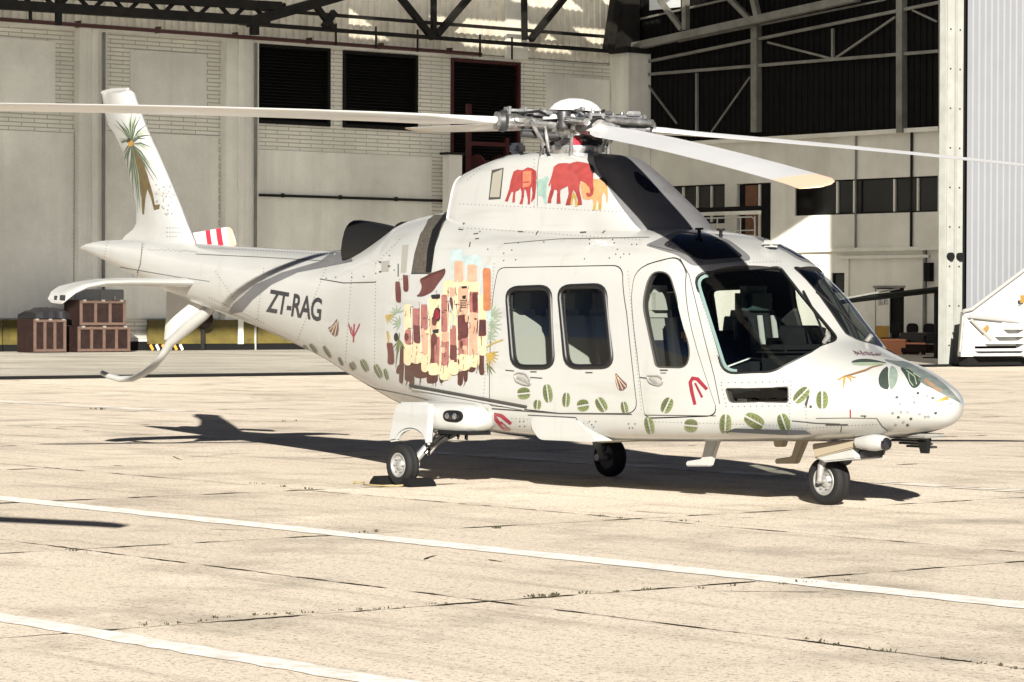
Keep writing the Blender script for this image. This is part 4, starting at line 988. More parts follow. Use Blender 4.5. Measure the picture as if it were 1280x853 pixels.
MB().loft([[(.84, .0, .53), (.94, .0, .53), (.94, .05, .53), (.84, .05, .53)], [(.87, .01, .41), (.93, .01, .41), (.93, .04, .41), (.87, .04, .41)]]).build('blade_antenna', M_BLACK, heli)
# L-shaped steps under the belly
def step(px, y, m, name='belly_step'):
    P = [on(1, y, *q) for q in px]; n = len(P); mb = MB()
    mb.add(P+[p+Vector((0, .05, 0)) for p in P], [tuple(range(n)), tuple(range(2*n-1, n-1, -1))]+[(k, n+k, n+(k+1) % n, (k+1) % n) for k in range(n)]); return soften(mb.build(name, m, heli), .008)
step([(882, 548), (897, 548), (886, 583), (857, 583), (857, 577), (876, 574)], -.35, M_WHITE)
step([(997, 542), (1010, 542), (994, 580), (968, 580), (968, 574), (988, 571)], .05, M_TAN)
step([(965, 545), (982, 545), (978, 559), (967, 559)], .05, M_TAN, 'belly_bracket')
step([(976, 528), (1026, 540), (1022, 552), (990, 552), (975, 545)], -.28, M_TAN, 'belly_bracket')
# belly fairing panels
heli_quadbox('belly_fairing', rounded([(664, 521), (718, 523), (727, 533), (742, 547), (744, 553), (674, 550), (664, 535)], 5, 3), -.795, -.4, M_WHITE)
heli_quadbox('belly_fairing', [(745, 548), (768, 546), (766, 553), (745, 554)], -.6, .4, M_TAN)
RP, RN = surf([(513+k*7.3, 481.5+k*1.36) for k in range(21)]); MB().tube([p+n*.006 for p, n in zip(RP, RN)], .011, 8).build('sliding_rail', M_SEAM, heli, 50)
RP, RN = surf([(516+k*7.3, 486+k*1.36) for k in range(20)]); MB().tube([p+n*.004 for p, n in zip(RP, RN)], .008, 8).build('rail_lip', M_WHITE, heli, 50)
# roof antennas, lamps
for px, py in ((874, 296), (901, 297)):
    h = cast(px, py, ALLT); p = h[0]; MB().cyl(p-Vector((0, 0, .01)), p+Vector((0, 0, .05)), .013, n=8).cyl(p+Vector((0, 0, .05)), p+Vector((0, 0, .065)), .032, n=12).build('roof_antenna', M_BLACK, heli, 40)
MB().bbox((-.72, .08, 1.90), (.12, .1, .05), .02).build('roof_fairing', M_WHITE, heli)
for px, py in ((395, 452), (402, 460)):
    h = cast(px, py-2, ALLT)
    if h: MB().cyl(h[0]+Vector((0, .1, .02)), h[0]+Vector((0, .1, -.07)), .03, .02, 10).build('belly_antenna', M_BLACK, heli, 40)
# wipers
for s in (-1, 1):
    base = cast(1031, 427, ALLT)[0]; top = cast(1003, 366, ALLT)[0]; n_ = cast(1015, 395, ALLT)[1]
    if s == 1: base, top, n_ = [Vector((v.x, -v.y, v.z)) for v in (base, top, n_)]
    w = MB().tube([base+n_*.02, base.lerp(top, .5)+n_*.03, top+n_*.015], .009, 6).build('wiper', M_BLACK, heli, 50)
    MB().cyl(base-n_*.01, base+n_*.06, .018, n=10).build('wiper_pivot', M_RIM, w, 40)
# ---- interior
fl2 = MB().box2((-3.1, -.68, .53), (.25, .68, .56)).build('cabin_floor', M_INT, heli)
MB().box2((-3.16, -.66, .56), (-3.10, .66, 1.72)).build('cabin_bulkhead', mat('headliner', (.30, .30, .28), .8), heli)
def seat(x, y, f, m, head=None, name='seat'):
    """f = +1 faces forward"""
    b = MB().bbox((x, y, .80), (.44, .44, .16), .05).build(name, m, heli, 50)
    MB().bbox((x-f*.24, y, 1.10), (.13, .46, .62), .06, Matrix.Rotation(-f*R(10), 3, 'Y')).build('backrest', m, b, 50)
    MB().bbox((x-f*.30, y, 1.47), (.12, .31 if head else .27, .24), .07).build('headrest', head or m, b, 50)
    MB().box((x, y, .64), (.3, .36, .18)).build('pedestal', M_INT, b); return b
M_HEADG = mat('dark_green_leather', (.02, .04, .034), .45)
for y in (-.36, .36): 
    st = seat(-.86, y, 1, M_SEATD, M_HEADG, 'pilot_seat')
    for q in (-.07, .07): MB().box((-1.01, y+q, 1.12), (.012, .045, .5), Matrix.Rotation(-R(10), 3, 'Y')).build('harness', M_SEATL, st)
for y in (-.46, 0, .46): seat(-2.74, y, 1, M_SEATL)
for y in (-.46, .46): seat(-1.66, y, -1, M_SEATL)
ip = MB().bbox((-.16, 0, .95), (.30, .9, .34), .06).build('instrument_panel', M_SEATD, heli, 50)
MB().bbox((-.19, 0, 1.13), (.36, .9, .06), .025).build('glare_shield', M_SEATD, ip, 50)
MB().bbox((-.42, 0, .78), (.55, .24, .42), .03).build('centre_console', M_SEATD, ip, 50)
for y in (-.36, .36):
    MB().tube([(-.32, y, .6), (-.30, y, .95), (-.34, y, 1.06)], .018, 8).build('cyclic_stick', M_BLACK, ip, 50)
# ---- main rotor
HUB = Vector((-2.883, 0, 2.871)); PSI, DROOP, TF, RAD = -.396, .172, .102, 5.415
mast = MB().cyl((-2.86, 0, 2.6), HUB+Vector((0, 0, .02)), .085, .075, 20).build('rotor_mast', M_DARKM, heli, 40)
MB().lathe([(0, 2.60), (.20, 2.60), (.22, 2.66), (.22, 2.70), (.12, 2.74), (.12, 2.78), (0, 2.78)], (-2.87, 0, 0), (0, 0, 1), 28).build('swashplate', M_CHROME, mast, 40)
MB().bbox((-2.75, -.1, 2.72), (.1, .1, .1), .03).build('actuator_cover', M_REDW, mast, 40)
hubn = Vector((TF, 0, 1)).normalized()
hub = MB().lathe([(0, -.10), (.17, -.10), (.20, -.06), (.20, .0), (.14, .05), (.11, .10), (.10, .12), (0, .12)], HUB, hubn, 28).build('rotor_hub', M_CHROME, heli, 40)
MB().lathe([(0, .215), (.06, .212), (.12, .196), (.17, .168), (.205, .130), (.212, .118), (.20, .115), (0, .122)], HUB+Vector((0, 0, .0)), Vector((.05, 0, 1)), 36).build('hub_dome', M_BLADE, hub, 40)
bl_mesh = None
for k in range(4):
    an = PSI+k*math.pi/2; u = Vector((math.cos(an), math.sin(an), 0)); v = Vector((-math.sin(an), math.cos(an), 0))
    def pos(r):
        t = max(0, (r-.35)/(RAD-.35)); return HUB+u*r+Vector((0, 0, -r*math.cos(an)*TF-(DROOP+(.07 if k == 2 else 0))*t**(1.7 if k != 2 else 1.0)))
    # blade: u outwards, v = leading direction (turns anticlockwise), pitch 9 deg with twist
    rings = []
    for r, ch, th, sw in ((.62, .16, .10, 0), (.75, .17, .10, 0), (.95, .27, .07, 0), (1.2, .335, .05, 0), (1.6, .335, .045, 0), (2.2, .335, .042, 0), (2.9, .335, .04, 0), (3.6, .335, .038, 0), (4.3, .335, .036, 0), (4.9, .335, .034, 0), (5.1, .335, .032, 0), (5.25, .30, .026, .03), (5.36, .24, .02, .08), (5.415, .17, .012, .13)):
        pit = R(10.5-4.5*r/RAD); cd_ = v*math.cos(pit)+Vector((0, 0, 1))*math.sin(pit); p = pos(r); le = p+cd_*(ch*.32-sw); te = le-cd_*ch
        rings.append(foil(le, te, th*.6, u.cross(cd_).normalized(), 18))
    b = MB().loft(rings[:10]).build('main_rotor_blade', M_BLADE, heli, 50)
    MB().loft(rings[9:]).build('blade_tip', mat('tip_bounce_tan', (.62, .45, .32), .4), b, 50)  # tan tip colour stands in for warm light bounced off the ground
    def dd(r, a, h): return pos(r)+v*a+Vector((0, 0, h))
    MB().cyl(dd(.14, 0, 0), dd(.66, 0, 0), .058, .072, 16).build('blade_grip', M_CHROME, b, 40)
    MB().lathe([(.078, -.03), (.09, 0), (.078, .03)], dd(.60, 0, 0), u, 20).build('grip_collar', M_DARKM, b, 40)
    MB().cyl(dd(.2, -.13, .05), dd(.62, -.10, .05), .03, n=12).build('lag_damper', M_CHROME, b, 40)
    MB().box2((0, 0, 0), (0, 0, 0)) if False else None
    pa = MB(); pa.bar(dd(.5, .02, .05), dd(.5, .20, -.0), .05, .035); pa.cyl(dd(.42, .18, .0), dd(.33, .15, -.36) if False else HUB+u*.30+v*.14+Vector((0, 0, -.17)), .016, n=8); pa.build('pitch_horn', M_CHROME, b, 40)
    MB().cyl(HUB+u*.30+v*.16+Vector((0, 0, -.02)), HUB+u*.26+v*.15+Vector((0, 0, -.22)), .015, n=8).build('pitch_link', M_CHROME, b, 40)
    bt = MB()
    for q in range(3):
        for a in (-.05, .05): bt.cyl(dd(.3+.13*q, a, .05), dd(.3+.13*q, a, .115), .017, n=8)
    bt.box(dd(.42, 0, .09), (.32, .12, .02), Matrix.Rotation(an, 3, 'Z')); bt.build('grip_bolts', M_CHROME, b, 40)
for k in range(4):
    an = PSI+math.pi/4+k*math.pi/2; u = Vector((math.cos(an), math.sin(an), 0)); v = Vector((-math.sin(an), math.cos(an), 0))
    MB().lathe([(0, -.07), (.055, -.07), (.062, -.05), (.05, .0), (.062, .05), (.055, .07), (0, .07)], HUB+u*.19+Vector((0, 0, .03)), (0, 0, 1), 16).build('elastomeric_bearing', M_DARKM, hub, 40)
    MB().bar(HUB+u*.12+v*.16+Vector((0, 0, .07)), HUB+u*.24-v*.16+Vector((0, 0, .05)), .05, .03).build('hub_link', M_CHROME, hub)
    MB().bar(HUB+u*.1+Vector((0, 0, -.12)), HUB+u*.30+Vector((0, 0, -.16)), .05, .03).build('swash_arm', M_DARKM, hub)
MB().lathe([(.0, -.2), (.10, -.2), (.13, -.14), (.09, -.1), (0, -.1)], HUB, (0, 0, 1), 20).build('mast_boot', M_DARKM, hub, 40)
for k in range(4):
    an = PSI+k*math.pi/2; u = Vector((math.cos(an), math.sin(an), 0)); v = Vector((-math.sin(an), math.cos(an), 0)); Z = Vector((0, 0, 1))
    for (r, a, h, l, w) in ((.30, .10, .085, .16, .03), (.46, -.09, .10, .12, .028), (.24, -.06, .10, .10, .04)):
        MB().bbox(HUB+u*r+v*a+Z*h, (l, w, .035), .008, Matrix.Rotation(an, 3, 'Z')).build('damper_bracket', M_CHROME if r > .25 else M_DARKM, hub, 40)
    MB().tube([HUB+u*.20+v*.08+Z*.05, HUB+u*.34+v*.13+Z*.10, HUB+u*.50+v*.06+Z*.08], .011, 6).build('hydraulic_hose', M_BLACK, hub, 50)
    MB().cyl(HUB+u*.16+v*.05-Z*.09, HUB+u*.46+v*.05-Z*.075, .032, n=10).build('droop_stop', M_DARKM, hub, 40)
    MB().lathe([(0, 0), (.026, 0), (.026, .012), (.014, .02), (.014, .04), (0, .04)], HUB+u*.40+v*.02+Z*.075, (0, 0, 1), 10).build('grip_pin', M_CHROME, hub, 40)
rods = MB()
for q in range(5):
    a = 2*math.pi*q/5+.4; c = Vector((-2.87+.28*math.cos(a), .28*math.sin(a), 2.62)); rods.cyl(c, c+Vector((.02, 0, .17)), .016, n=8)
tag(rods.build('control_rods', M_CHROME, mast, 40), kind='stuff')
h = Vector((-3.55, -.05, 2.69)); MB().bbox(h+Vector((0, 0, .02)), (.12, .10, .09), .02).build('beacon', M_CHROME, heli, 40)
# ================================================================== PAINTED LIVERY (thin coats on the skin)
def pm(name, c, dark=None): return mat('livery_'+name, c, .4, noise=.75, nscale=14, dark=dark or tuple(x*.6 for x in c), coat=.3)
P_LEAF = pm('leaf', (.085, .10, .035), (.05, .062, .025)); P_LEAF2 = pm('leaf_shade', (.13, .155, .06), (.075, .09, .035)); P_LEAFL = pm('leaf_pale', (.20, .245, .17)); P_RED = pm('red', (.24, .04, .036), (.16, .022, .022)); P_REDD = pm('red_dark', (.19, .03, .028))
P_CRIM = pm('crimson', (.20, .012, .025)); P_TEAL = pm('teal', (.20, .29, .25)); P_ORAN = pm('orange', (.38, .20, .09)); P_YELL = pm('yellow', (.30, .21, .045))
P_CREAM = pm('cream', (.42, .37, .245), (.36, .29, .165)); P_PINK = pm('pink', (.25, .105, .088), (.14, .048, .04)); P_MAR = pm('maroon', (.085, .025, .021)); P_SALM = pm('salmon', (.38, .245, .17), (.30, .16, .105)); P_BROWN = pm('brown', (.055, .02, .014)); P_SKY = pm('pale_blue', (.30, .37, .37))
P_BLK = pm('black', (.012, .012, .012)); P_GREYL = pm('grey_green', (.15, .19, .16), (.08, .10, .085)); P_DKGR = pm('dark_green', (.03, .04, .034)); P_TRUNK = pm('trunk', (.085, .06, .022)); P_MUST = pm('mustard', (.30, .17, .03)); P_PURP = pm('plum', (.10, .05, .06)); P_DOT = pm('dot_grey', (.20, .20, .20))
def zz(ox, oy, s): return lambda pts: [(ox+x/s, oy+y/s) for x, y in pts]
def smooth(poly, it=1):
    for _ in range(it):
        out = []
        for i in range(len(poly)):
            a, b = poly[i-1], poly[i]; out += [(a[0]*.75+b[0]*.25, a[1]*.75+b[1]*.25), (a[0]*.25+b[0]*.75, a[1]*.25+b[1]*.75)]
        poly = out
    return poly
def leaf_halves(cx, cy, w, h, ang, gap=.14, pts=9):
    """two half ellipses, midrib left open; h along the rib"""
    ca, sa = math.cos(R(ang)), math.sin(R(ang)); out = []
    for s in (-1, 1):
        o = []
        for k in range(pts+1):
            t = math.pi*k/pts; x = s*(gap*w/2+(w/2*(1-gap))*math.sin(t)**.8); y = -h/2*math.cos(t); o.append((cx+x*ca-y*sa, cy+x*sa+y*ca))
        out.append(o)
    return out
def stroke(pts, w):
    pts = [Vector(p) for p in pts]; L, Rr = [], []
    for i, p in enumerate(pts):
        t = (pts[min(i+1, len(pts)-1)]-pts[max(i-1, 0)]).normalized(); n = Vector((-t.y, t.x)); ww = w[i] if isinstance(w, (list, tuple)) else w; L.append(p+n*ww/2); Rr.append(p-n*ww/2)
    return [(v.x, v.y) for v in L+Rr[::-1]]
E_ = [BV_DOG]
z1 = zz(600, 180, 7.111)
decal('painted_elephant', [z1([(890, 350), (930, 335), (1000, 310), (1040, 315), (1080, 310), (1110, 330), (1135, 375), (1140, 440), (1136, 528), (1126, 520), (1118, 460), (1100, 430), (1086, 470), (1080, 580), (1055, 588), (1055, 520), (1045, 500), (1035, 540), (1030, 588), (1005, 590), (1010, 530), (1000, 490), (960, 500), (915, 490), (900, 430)])], P_ORAN, doghouse, E_)
decal('painted_elephant_legs', [z1([(835, 425), (860, 470), (875, 552), (850, 562), (846, 500), (832, 470), (826, 542), (806, 540), (815, 480)]), z1([(1010, 540), (1032, 540), (1030, 590), (1005, 592)]), z1([(1056, 530), (1080, 525), (1080, 584), (1055, 590)])], P_YELL, doghouse, E_, .004)
decal('painted_elephant', [z1([(300, 248), (335, 230), (380, 236), (425, 210), (470, 220), (503, 245), (507, 300), (500, 400), (492, 480), (470, 510), (455, 520), (468, 440), (462, 380), (452, 400), (447, 538), (425, 538), (428, 500), (412, 420), (400, 400), (395, 440), (388, 500), (380, 538), (352, 536), (362, 505), (372, 470), (370, 420), (362, 395), (345, 415), (320, 425), (315, 460), (313, 520), (288, 522), (292, 480), (298, 430), (285, 425), (265, 470), (250, 515), (222, 510), (238, 470), (262, 400), (275, 330)])], P_RED, doghouse, E_, .003)
decal('elephant_patch', [z1([(384, 248), (462, 240), (458, 350), (440, 380), (384, 392)])], pm('terracotta', (.40, .13, .075)), doghouse, E_, .005)
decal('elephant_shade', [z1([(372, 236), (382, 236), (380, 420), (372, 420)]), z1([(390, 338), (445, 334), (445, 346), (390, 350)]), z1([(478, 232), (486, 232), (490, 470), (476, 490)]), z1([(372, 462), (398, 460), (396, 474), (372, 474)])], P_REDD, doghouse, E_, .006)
decal('painted_elephant', [z1([(500, 325), (560, 310), (580, 290), (605, 295), (615, 320), (600, 350), (595, 400), (590, 440), (600, 530), (575, 535), (560, 470), (540, 460), (512, 464), (512, 400)])], P_TEAL, doghouse, E_, .003)
decal('painted_elephant', [z1([(660, 205), (700, 178), (760, 172), (800, 178), (830, 168), (870, 160), (930, 170), (975, 180), (1000, 220), (1012, 270), (1008, 340), (1015, 400), (1010, 450), (985, 472), (955, 470), (945, 445), (958, 430), (970, 445), (985, 430), (975, 390), (940, 350), (900, 330), (890, 370), (890, 420), (905, 490), (912, 540), (870, 548), (875, 500), (850, 430), (835, 410), (825, 440), (812, 500), (808, 545), (765, 545), (778, 500), (792, 440), (785, 375), (745, 395), (720, 410), (715, 470), (722, 530), (685, 532), (690, 470), (690, 415), (665, 405), (655, 450), (640, 490), (637, 528), (605, 525), (612, 480), (635, 400), (632, 345), (622, 380), (612, 370), (640, 290)])], P_RED, doghouse, E_, .005)
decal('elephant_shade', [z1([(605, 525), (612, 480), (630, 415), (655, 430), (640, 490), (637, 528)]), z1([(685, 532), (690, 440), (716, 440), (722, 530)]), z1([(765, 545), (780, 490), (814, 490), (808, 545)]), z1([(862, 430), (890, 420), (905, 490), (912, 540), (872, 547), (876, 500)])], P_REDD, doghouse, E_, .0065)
decal('elephant_ear', [z1([(972, 182), (1005, 200), (1022, 235), (1018, 262), (1000, 262), (985, 230)]), z1([(1062, 310), (1090, 302), (1120, 320), (1138, 365), (1132, 382), (1110, 350)])], P_BLK, doghouse, E_, .0065)
# leaves along the flank
LV = [(441, 458, 8, 11, -25), (456, 457, 8, 17, -28), (473, 464, 8, 19, -25), (483, 468, 5, 15, -15), (426, 452, 4, 12, -25), (409, 440, 5, 18, -32), (392, 436, 5, 15, -38), (382, 435, 4, 9, -45),
      (655, 492, 15, 16, 85), (672, 506, 10, 12, 5), (685, 492, 12, 23, -8), (708, 500, 10, 18, 3), (729, 507, 15, 15, 80), (752, 506, 13, 19, -30), (781, 510, 9, 16, -12), (834, 507, 14, 20, 25), (812, 532, 12, 22, -12), (864, 532, 16, 17, 95), (907, 530, 15, 24, 3), (943, 526, 17, 26, -62), (980, 528, 15, 22, -20), (1002, 494, 14, 24, 45), (1028, 500, 15, 22, 0)]
for (cx, cy, w, h, a) in LV:
    hv = leaf_halves(cx, cy, w, h, a); lf = decal('painted_leaf', [hv[0]], P_LEAF, fus, None, .003, 5); decal('leaf_half', [hv[1]], P_LEAF2, fus, None, .003, 5)
    ca, sa = math.cos(R(a)), math.sin(R(a)); vn = []
    for t in (-.28, -.08, .12, .30):
        for s in (-1, 1):
            p, q = (s*w*.08, t*h), (s*w*.36*(1-abs(t)), t*h-h*.10); vn.append(stroke([(cx+p[0]*ca-p[1]*sa, cy+p[0]*sa+p[1]*ca), (cx+q[0]*ca-q[1]*sa, cy+q[0]*sa+q[1]*ca)], .7))
    decal('leaf_vein', vn, P_DKGR, fus, None, .0045, 6)
BV_SP = BV_BODY
decal('painted_leaf', leaf_halves(606, 517, 9, 14, 5), P_LEAFL, fus)
# crimson marks, shell fans
decal('crimson_mark', [stroke([(869, 506), (865, 490), (863, 478), (866, 473), (872, 474), (884, 487)], [4, 4.5, 4.5, 5, 5, 4]), stroke([(869, 479), (878, 497)], [2.5, 3])], P_CRIM, fus)
decal('crimson_mark', [stroke([(637, 541), (628, 535), (620, 524), (619, 518), (627, 520), (639, 530)], [3, 4, 5, 5, 5, 4]), stroke([(626, 527), (638, 538)], [1.6, 2])], P_CRIM, fus)
decal('shell_fan', [smooth([(768, 464), (771, 486), (778, 490), (786, 482), (777, 474)])], P_PURP, fus)
decal('shell_ribs', [stroke([(769, 468), (774, 487)], .9), stroke([(771, 469), (779, 487)], .9), stroke([(773, 472), (783, 484)], .9)], P_CREAM, fus, None, .005)
decal('shell_fan', [smooth([(423, 396), (424, 418), (418, 422), (409, 410), (415, 408)])], P_PURP, fus)
decal('shell_ribs', [stroke([(423, 400), (419, 420)], .9), stroke([(421, 403), (415, 417)], .9), stroke([(418, 407), (412, 413)], .9)], P_CREAM, fus, None, .005)
decal('crimson_mark', [stroke([(436, 405), (439, 416), (442, 421)], 1.6), stroke([(443, 405), (442, 428)], 1.8), stroke([(450, 405), (446, 414), (442, 422)], 1.6), stroke([(439, 409), (442, 418)], 1.2)], P_CRIM, fus)
# patchwork
q7 = zz(470, 300, 4.4875)
jr = random.Random(11)
def strip(x0, y0_, x1, y1_, r=8, sk=0):
    j = lambda: jr.uniform(-4, 4)
    return q7(rounded([(x0+j(), y0_+j()), ((x0+x1)/2, y0_+j()*1.5), (x1+j(), y0_+j()), (x1+sk*.5+j()*.6, (y0_+y1_)/2), (x1+sk+j(), y1_+j()), ((x0+x1)/2+sk, y1_+6+j()), (x0+sk+j(), y1_+j()), (x0+sk*.5+j()*.6, (y0_+y1_)/2)], r+8, 3))
def patch(name, m, rects, off=.003):
    for r_ in rects: decal(name, [strip(*r_)], m, fus, None, off, 7)
patch('painted_patch', P_BROWN, [(138, 590, 165, 800, 8, -10), (165, 600, 215, 790, 10), (212, 670, 292, 772, 16), (285, 735, 350, 800, 12), (352, 745, 372, 800, 4, 6), (460, 735, 492, 812, 10), (490, 720, 517, 792, 10), (515, 690, 560, 738, 12), (578, 640, 607, 755, 6), (122, 700, 145, 745, 4, -10), (190, 770, 215, 812, 6)], .0025)
patch('painted_patch', P_CREAM, [(160, 360, 206, 700, 12), (205, 570, 262, 685, 14), (258, 500, 302, 735, 14), (296, 318, 372, 752, 14), (360, 500, 418, 782, 14), (378, 230, 462, 755, 16), (456, 225, 528, 728, 14), (520, 232, 582, 712, 14), (578, 308, 623, 645, 8)], .004)
patch('painted_patch', P_PINK, [(163, 505, 212, 586, 6), (208, 384, 252, 500, 10), (251, 364, 292, 506, 8), (368, 308, 402, 515, 8), (364, 560, 412, 700, 10), (310, 540, 358, 706, 14), (416, 478, 456, 672, 12), (464, 540, 520, 656, 10), (526, 290, 578, 412, 12)], .0055)
patch('painted_patch', P_SALM, [(464, 262, 524, 415, 10), (524, 408, 578, 648, 10), (404, 270, 448, 318, 8), (372, 520, 412, 570, 8), (440, 122, 492, 232, 10), (510, 142, 566, 236, 10), (262, 520, 298, 640, 10), (404, 395, 412, 480, 3)], .006)
patch('painted_patch', P_MAR, [(214, 478, 258, 576, 8), (408, 322, 436, 402, 12), (418, 588, 456, 668, 12), (463, 418, 520, 545, 8), (570, 450, 622, 537, 4), (312, 560, 330, 690, 8), (545, 300, 575, 400, 12), (108, 232, 140, 348, 6, 8), (153, 196, 184, 286, 6, 4), (64, 580, 100, 690, 6, 8)], .0075)
patch('painted_patch', pm('rust', (.33, .13, .06)), [(604, 158, 648, 392, 14)], .006)
patch('painted_patch', P_SKY, [(418, 56, 492, 130, 16), (498, 84, 590, 150, 16), (598, 144, 656, 215, 14), (618, 380, 650, 460, 10), (410, 390, 442, 490, 14)], .0035)
decal('patch_outline', [q7(stroke(p, 9)) for p in ([(424, 70), (430, 140), (438, 232)], [(498, 92), (512, 160), (512, 232)], [(580, 110), (592, 200), (588, 310)], [(408, 320), (425, 395), (440, 430), (425, 500)])], P_SKY, fus, None, .008)
decal('painted_hog', [q7(smooth([(245, 222), (275, 208), (312, 188), (350, 176), (396, 164), (388, 200), (352, 245), (322, 290), (292, 306), (265, 318), (226, 318), (250, 298), (262, 260)]))], pm('hog', (.085, .032, .026)), fus, None, .006)
decal('hog_stripe', [q7(stroke([(262, 225), (310, 196), (392, 166)], [6, 14, 8]))], P_BROWN, fus, None, .0085)
decal('patch_medallion', [q7([(349+21*math.cos(t), 418+38*math.sin(t)) for t in [2*math.pi*k/18 for k in range(18)]])], P_BLK, fus, None, .009)
decal('patch_medallion', [q7([(349+15*math.cos(t), 418+29*math.sin(t)) for t in [2*math.pi*k/18 for k in range(18)]])], P_CRIM, fus, None, .011)
decal('patch_marks', [q7([(476, 338+k*10), (512, 338+k*10), (512, 342+k*10), (476, 342+k*10)]) for k in range(5)]+[q7([(578+k*12, 455), (582+k*12, 455), (582+k*12, 532), (578+k*12, 532)]) for k in range(4)]+[q7(rounded([(312, 310), (366, 305), (364, 330), (318, 332)], 8)), q7(rounded([(320, 505), (358, 500), (355, 522), (325, 524)], 6)), q7(rounded([(484, 262), (515, 260), (514, 272), (486, 274)], 3)), q7(rounded([(488, 315), (510, 312), (508, 332), (490, 332)], 3)), q7([(118+13*math.cos(t), 545+24*math.sin(t)) for t in [2*math.pi*k/12 for k in range(12)]])], P_BLK, fus, None, .009)
ink = []
for k in range(64):
    x, y = jr.uniform(165, 615), jr.uniform(250, 700)
    if y < 340 and x < 300: continue
    l = jr.uniform(14, 60); ink.append(q7(stroke([(x, y), (x+jr.uniform(-4, 4), y+l*.5), (x+jr.uniform(-6, 6), y+l)], jr.uniform(1.5, 3.5))))
for k in range(30):
    x, y = jr.uniform(170, 600), jr.uniform(330, 690); ink.append(q7(stroke([(x, y), (x+jr.uniform(10, 30), y+jr.uniform(-3, 3))], jr.uniform(1.5, 3))))
tag(decal('patch_ink', ink, P_BROWN, fus, None, .012, 8), kind='stuff')
wash = []
for k in range(26):
    x, y = jr.uniform(175, 600), jr.uniform(360, 700); w_, h_ = jr.uniform(8, 20), jr.uniform(15, 45); wash.append(q7([(x+w_*math.cos(t)*jr.uniform(.8, 1.1), y+h_*math.sin(t)*jr.uniform(.8, 1.1)) for t in [2*math.pi*i/10 for i in range(10)]]))
tag(decal('patch_wash', wash[:6], P_SALM, fus, None, .0085, 8), kind='stuff'); tag(decal('patch_wash', wash[6:13], P_MAR, fus, None, .0095, 8), kind='stuff')
P_PALE = pm('pale_line', (.44, .42, .36))
tag(decal('patch_lines', [q7(stroke([(x+jr.uniform(-3, 3), a), (x+jr.uniform(-4, 4), (a*2+b_)/3), (x+jr.uniform(-4, 4), (a+b_*2)/3), (x+jr.uniform(-3, 3), b_)], 4.5)) for x, a, b_ in ((207, 370, 690), (255, 365, 690), (300, 330, 735), (370, 300, 745), (415, 275, 770), (460, 230, 740), (526, 240, 720), (580, 310, 650))], P_PALE, fus, None, .0105, 8), kind='stuff')
for (x0_, ya_, x1_, yb__) in ((300, 690, 356, 756), (362, 712, 416, 784), (420, 690, 470, 752), (474, 640, 526, 728), (536, 640, 580, 714), (166, 640, 206, 702), (210, 640, 258, 690), (262, 660, 300, 738)): decal('painted_patch', [strip(x0_, ya_, x1_, yb__, 20)], P_CREAM, fus, None, .0115, 7)
tag(decal('patch_drip', [q7(stroke([(x, 760+jr.uniform(-10, 10)), (x+jr.uniform(-6, 6), 790), (x+jr.uniform(-10, 10), 805+jr.uniform(0, 30))], [9, 7, 2])) for x in (150, 178, 196, 212, 250, 300, 318, 340, 362, 470, 502)], P_BROWN, fus, None, .004), kind='stuff')
def frond(cx, cy, n, l, a0, a1, w=10):
    return [q7(stroke([(cx, cy), (cx+l*.5*math.cos(R(a)), cy+l*.5*math.sin(R(a))), (cx+l*math.cos(R(a)), cy+l*math.sin(R(a)))], [2, w, 1])) for a in [a0+(a1-a0)*k/(n-1) for k in range(n)]]
decal('painted_sprig', frond(640, 480, 7, 70, -80, 70)+frond(650, 420, 6, 60, -90, 40)+frond(630, 540, 5, 55, -60, 60)+frond(120, 410, 6, 45, 150, 340)+frond(140, 470, 6, 50, 120, 260), P_LEAFL, fus, None, .0035)
decal('painted_sprig', frond(620, 640, 6, 75, -10, 75, 12)+frond(55, 425, 5, 55, -10, 70, 7)+[q7(stroke([(620, 605), (660, 580), (715, 560)], 8)), q7(stroke([(66, 512), (72, 545), (70, 582)], [10, 14, 8]))], P_YELL, fus, None, .005)
decal('painted_sprig', frond(625, 690, 3, 75, 50, 85, 9)+frond(135, 560, 5, 70, 60, 130, 8)+[q7(stroke([(135, 520), (125, 600), (112, 720)], [3, 14, 2]))], P_LEAF, fus, None, .004)
# nose plant and lizard-like twig
q3 = zz(1020, 410, 5.685)
decal('painted_leaf', [q3(smooth([(240, 252), (275, 228), (340, 220), (420, 228), (520, 255), (440, 246), (340, 244)]))], P_DKGR, fus); decal('painted_leaf', [q3(smooth([(244, 256), (340, 246), (440, 248), (520, 257), (440, 264), (340, 270), (280, 266)]))], P_LEAFL, fus)
decal('painted_twig', [q3(stroke([(150, 372), (200, 348), (280, 325), (350, 304), (400, 280), (480, 262)], [3, 12, 14, 16, 12, 6]))], pm('twig', (.15, .09, .045)), fus)
decal('painted_twig', [q3(stroke([(205, 350), (200, 390), (192, 432)], [16, 14, 3])), q3(stroke([(225, 350), (245, 365), (250, 385)], 10)), q3(stroke([(235, 345), (262, 352), (285, 355)], 8)), q3(stroke([(160, 372), (190, 355)], 8))], P_MUST, fus, None, .004)
decal('painted_leaf', [q3(smooth([(515, 268), (470, 298), (443, 350), (448, 410), (480, 436), (522, 440), (512, 350)]))], P_DKGR, fus); decal('painted_leaf', [q3(smooth([(528, 268), (560, 280), (584, 320), (576, 390), (548, 435), (526, 438), (518, 350)]))], P_GREYL, fus)
decal('painted_leaf', [q3(smooth([(590, 278), (640, 350), (672, 420), (705, 434), (742, 404), (748, 352), (700, 325), (650, 288)]))], P_DKGR, fus); decal('leaf_vein', [q3(stroke([(640, 305), (700, 350), (715, 405)], 7)), q3(stroke([(655, 325), (665, 380), (690, 415)], 6)), q3(stroke([(690, 325), (740, 355)], 7))], P_LEAFL, fus, None, .005)
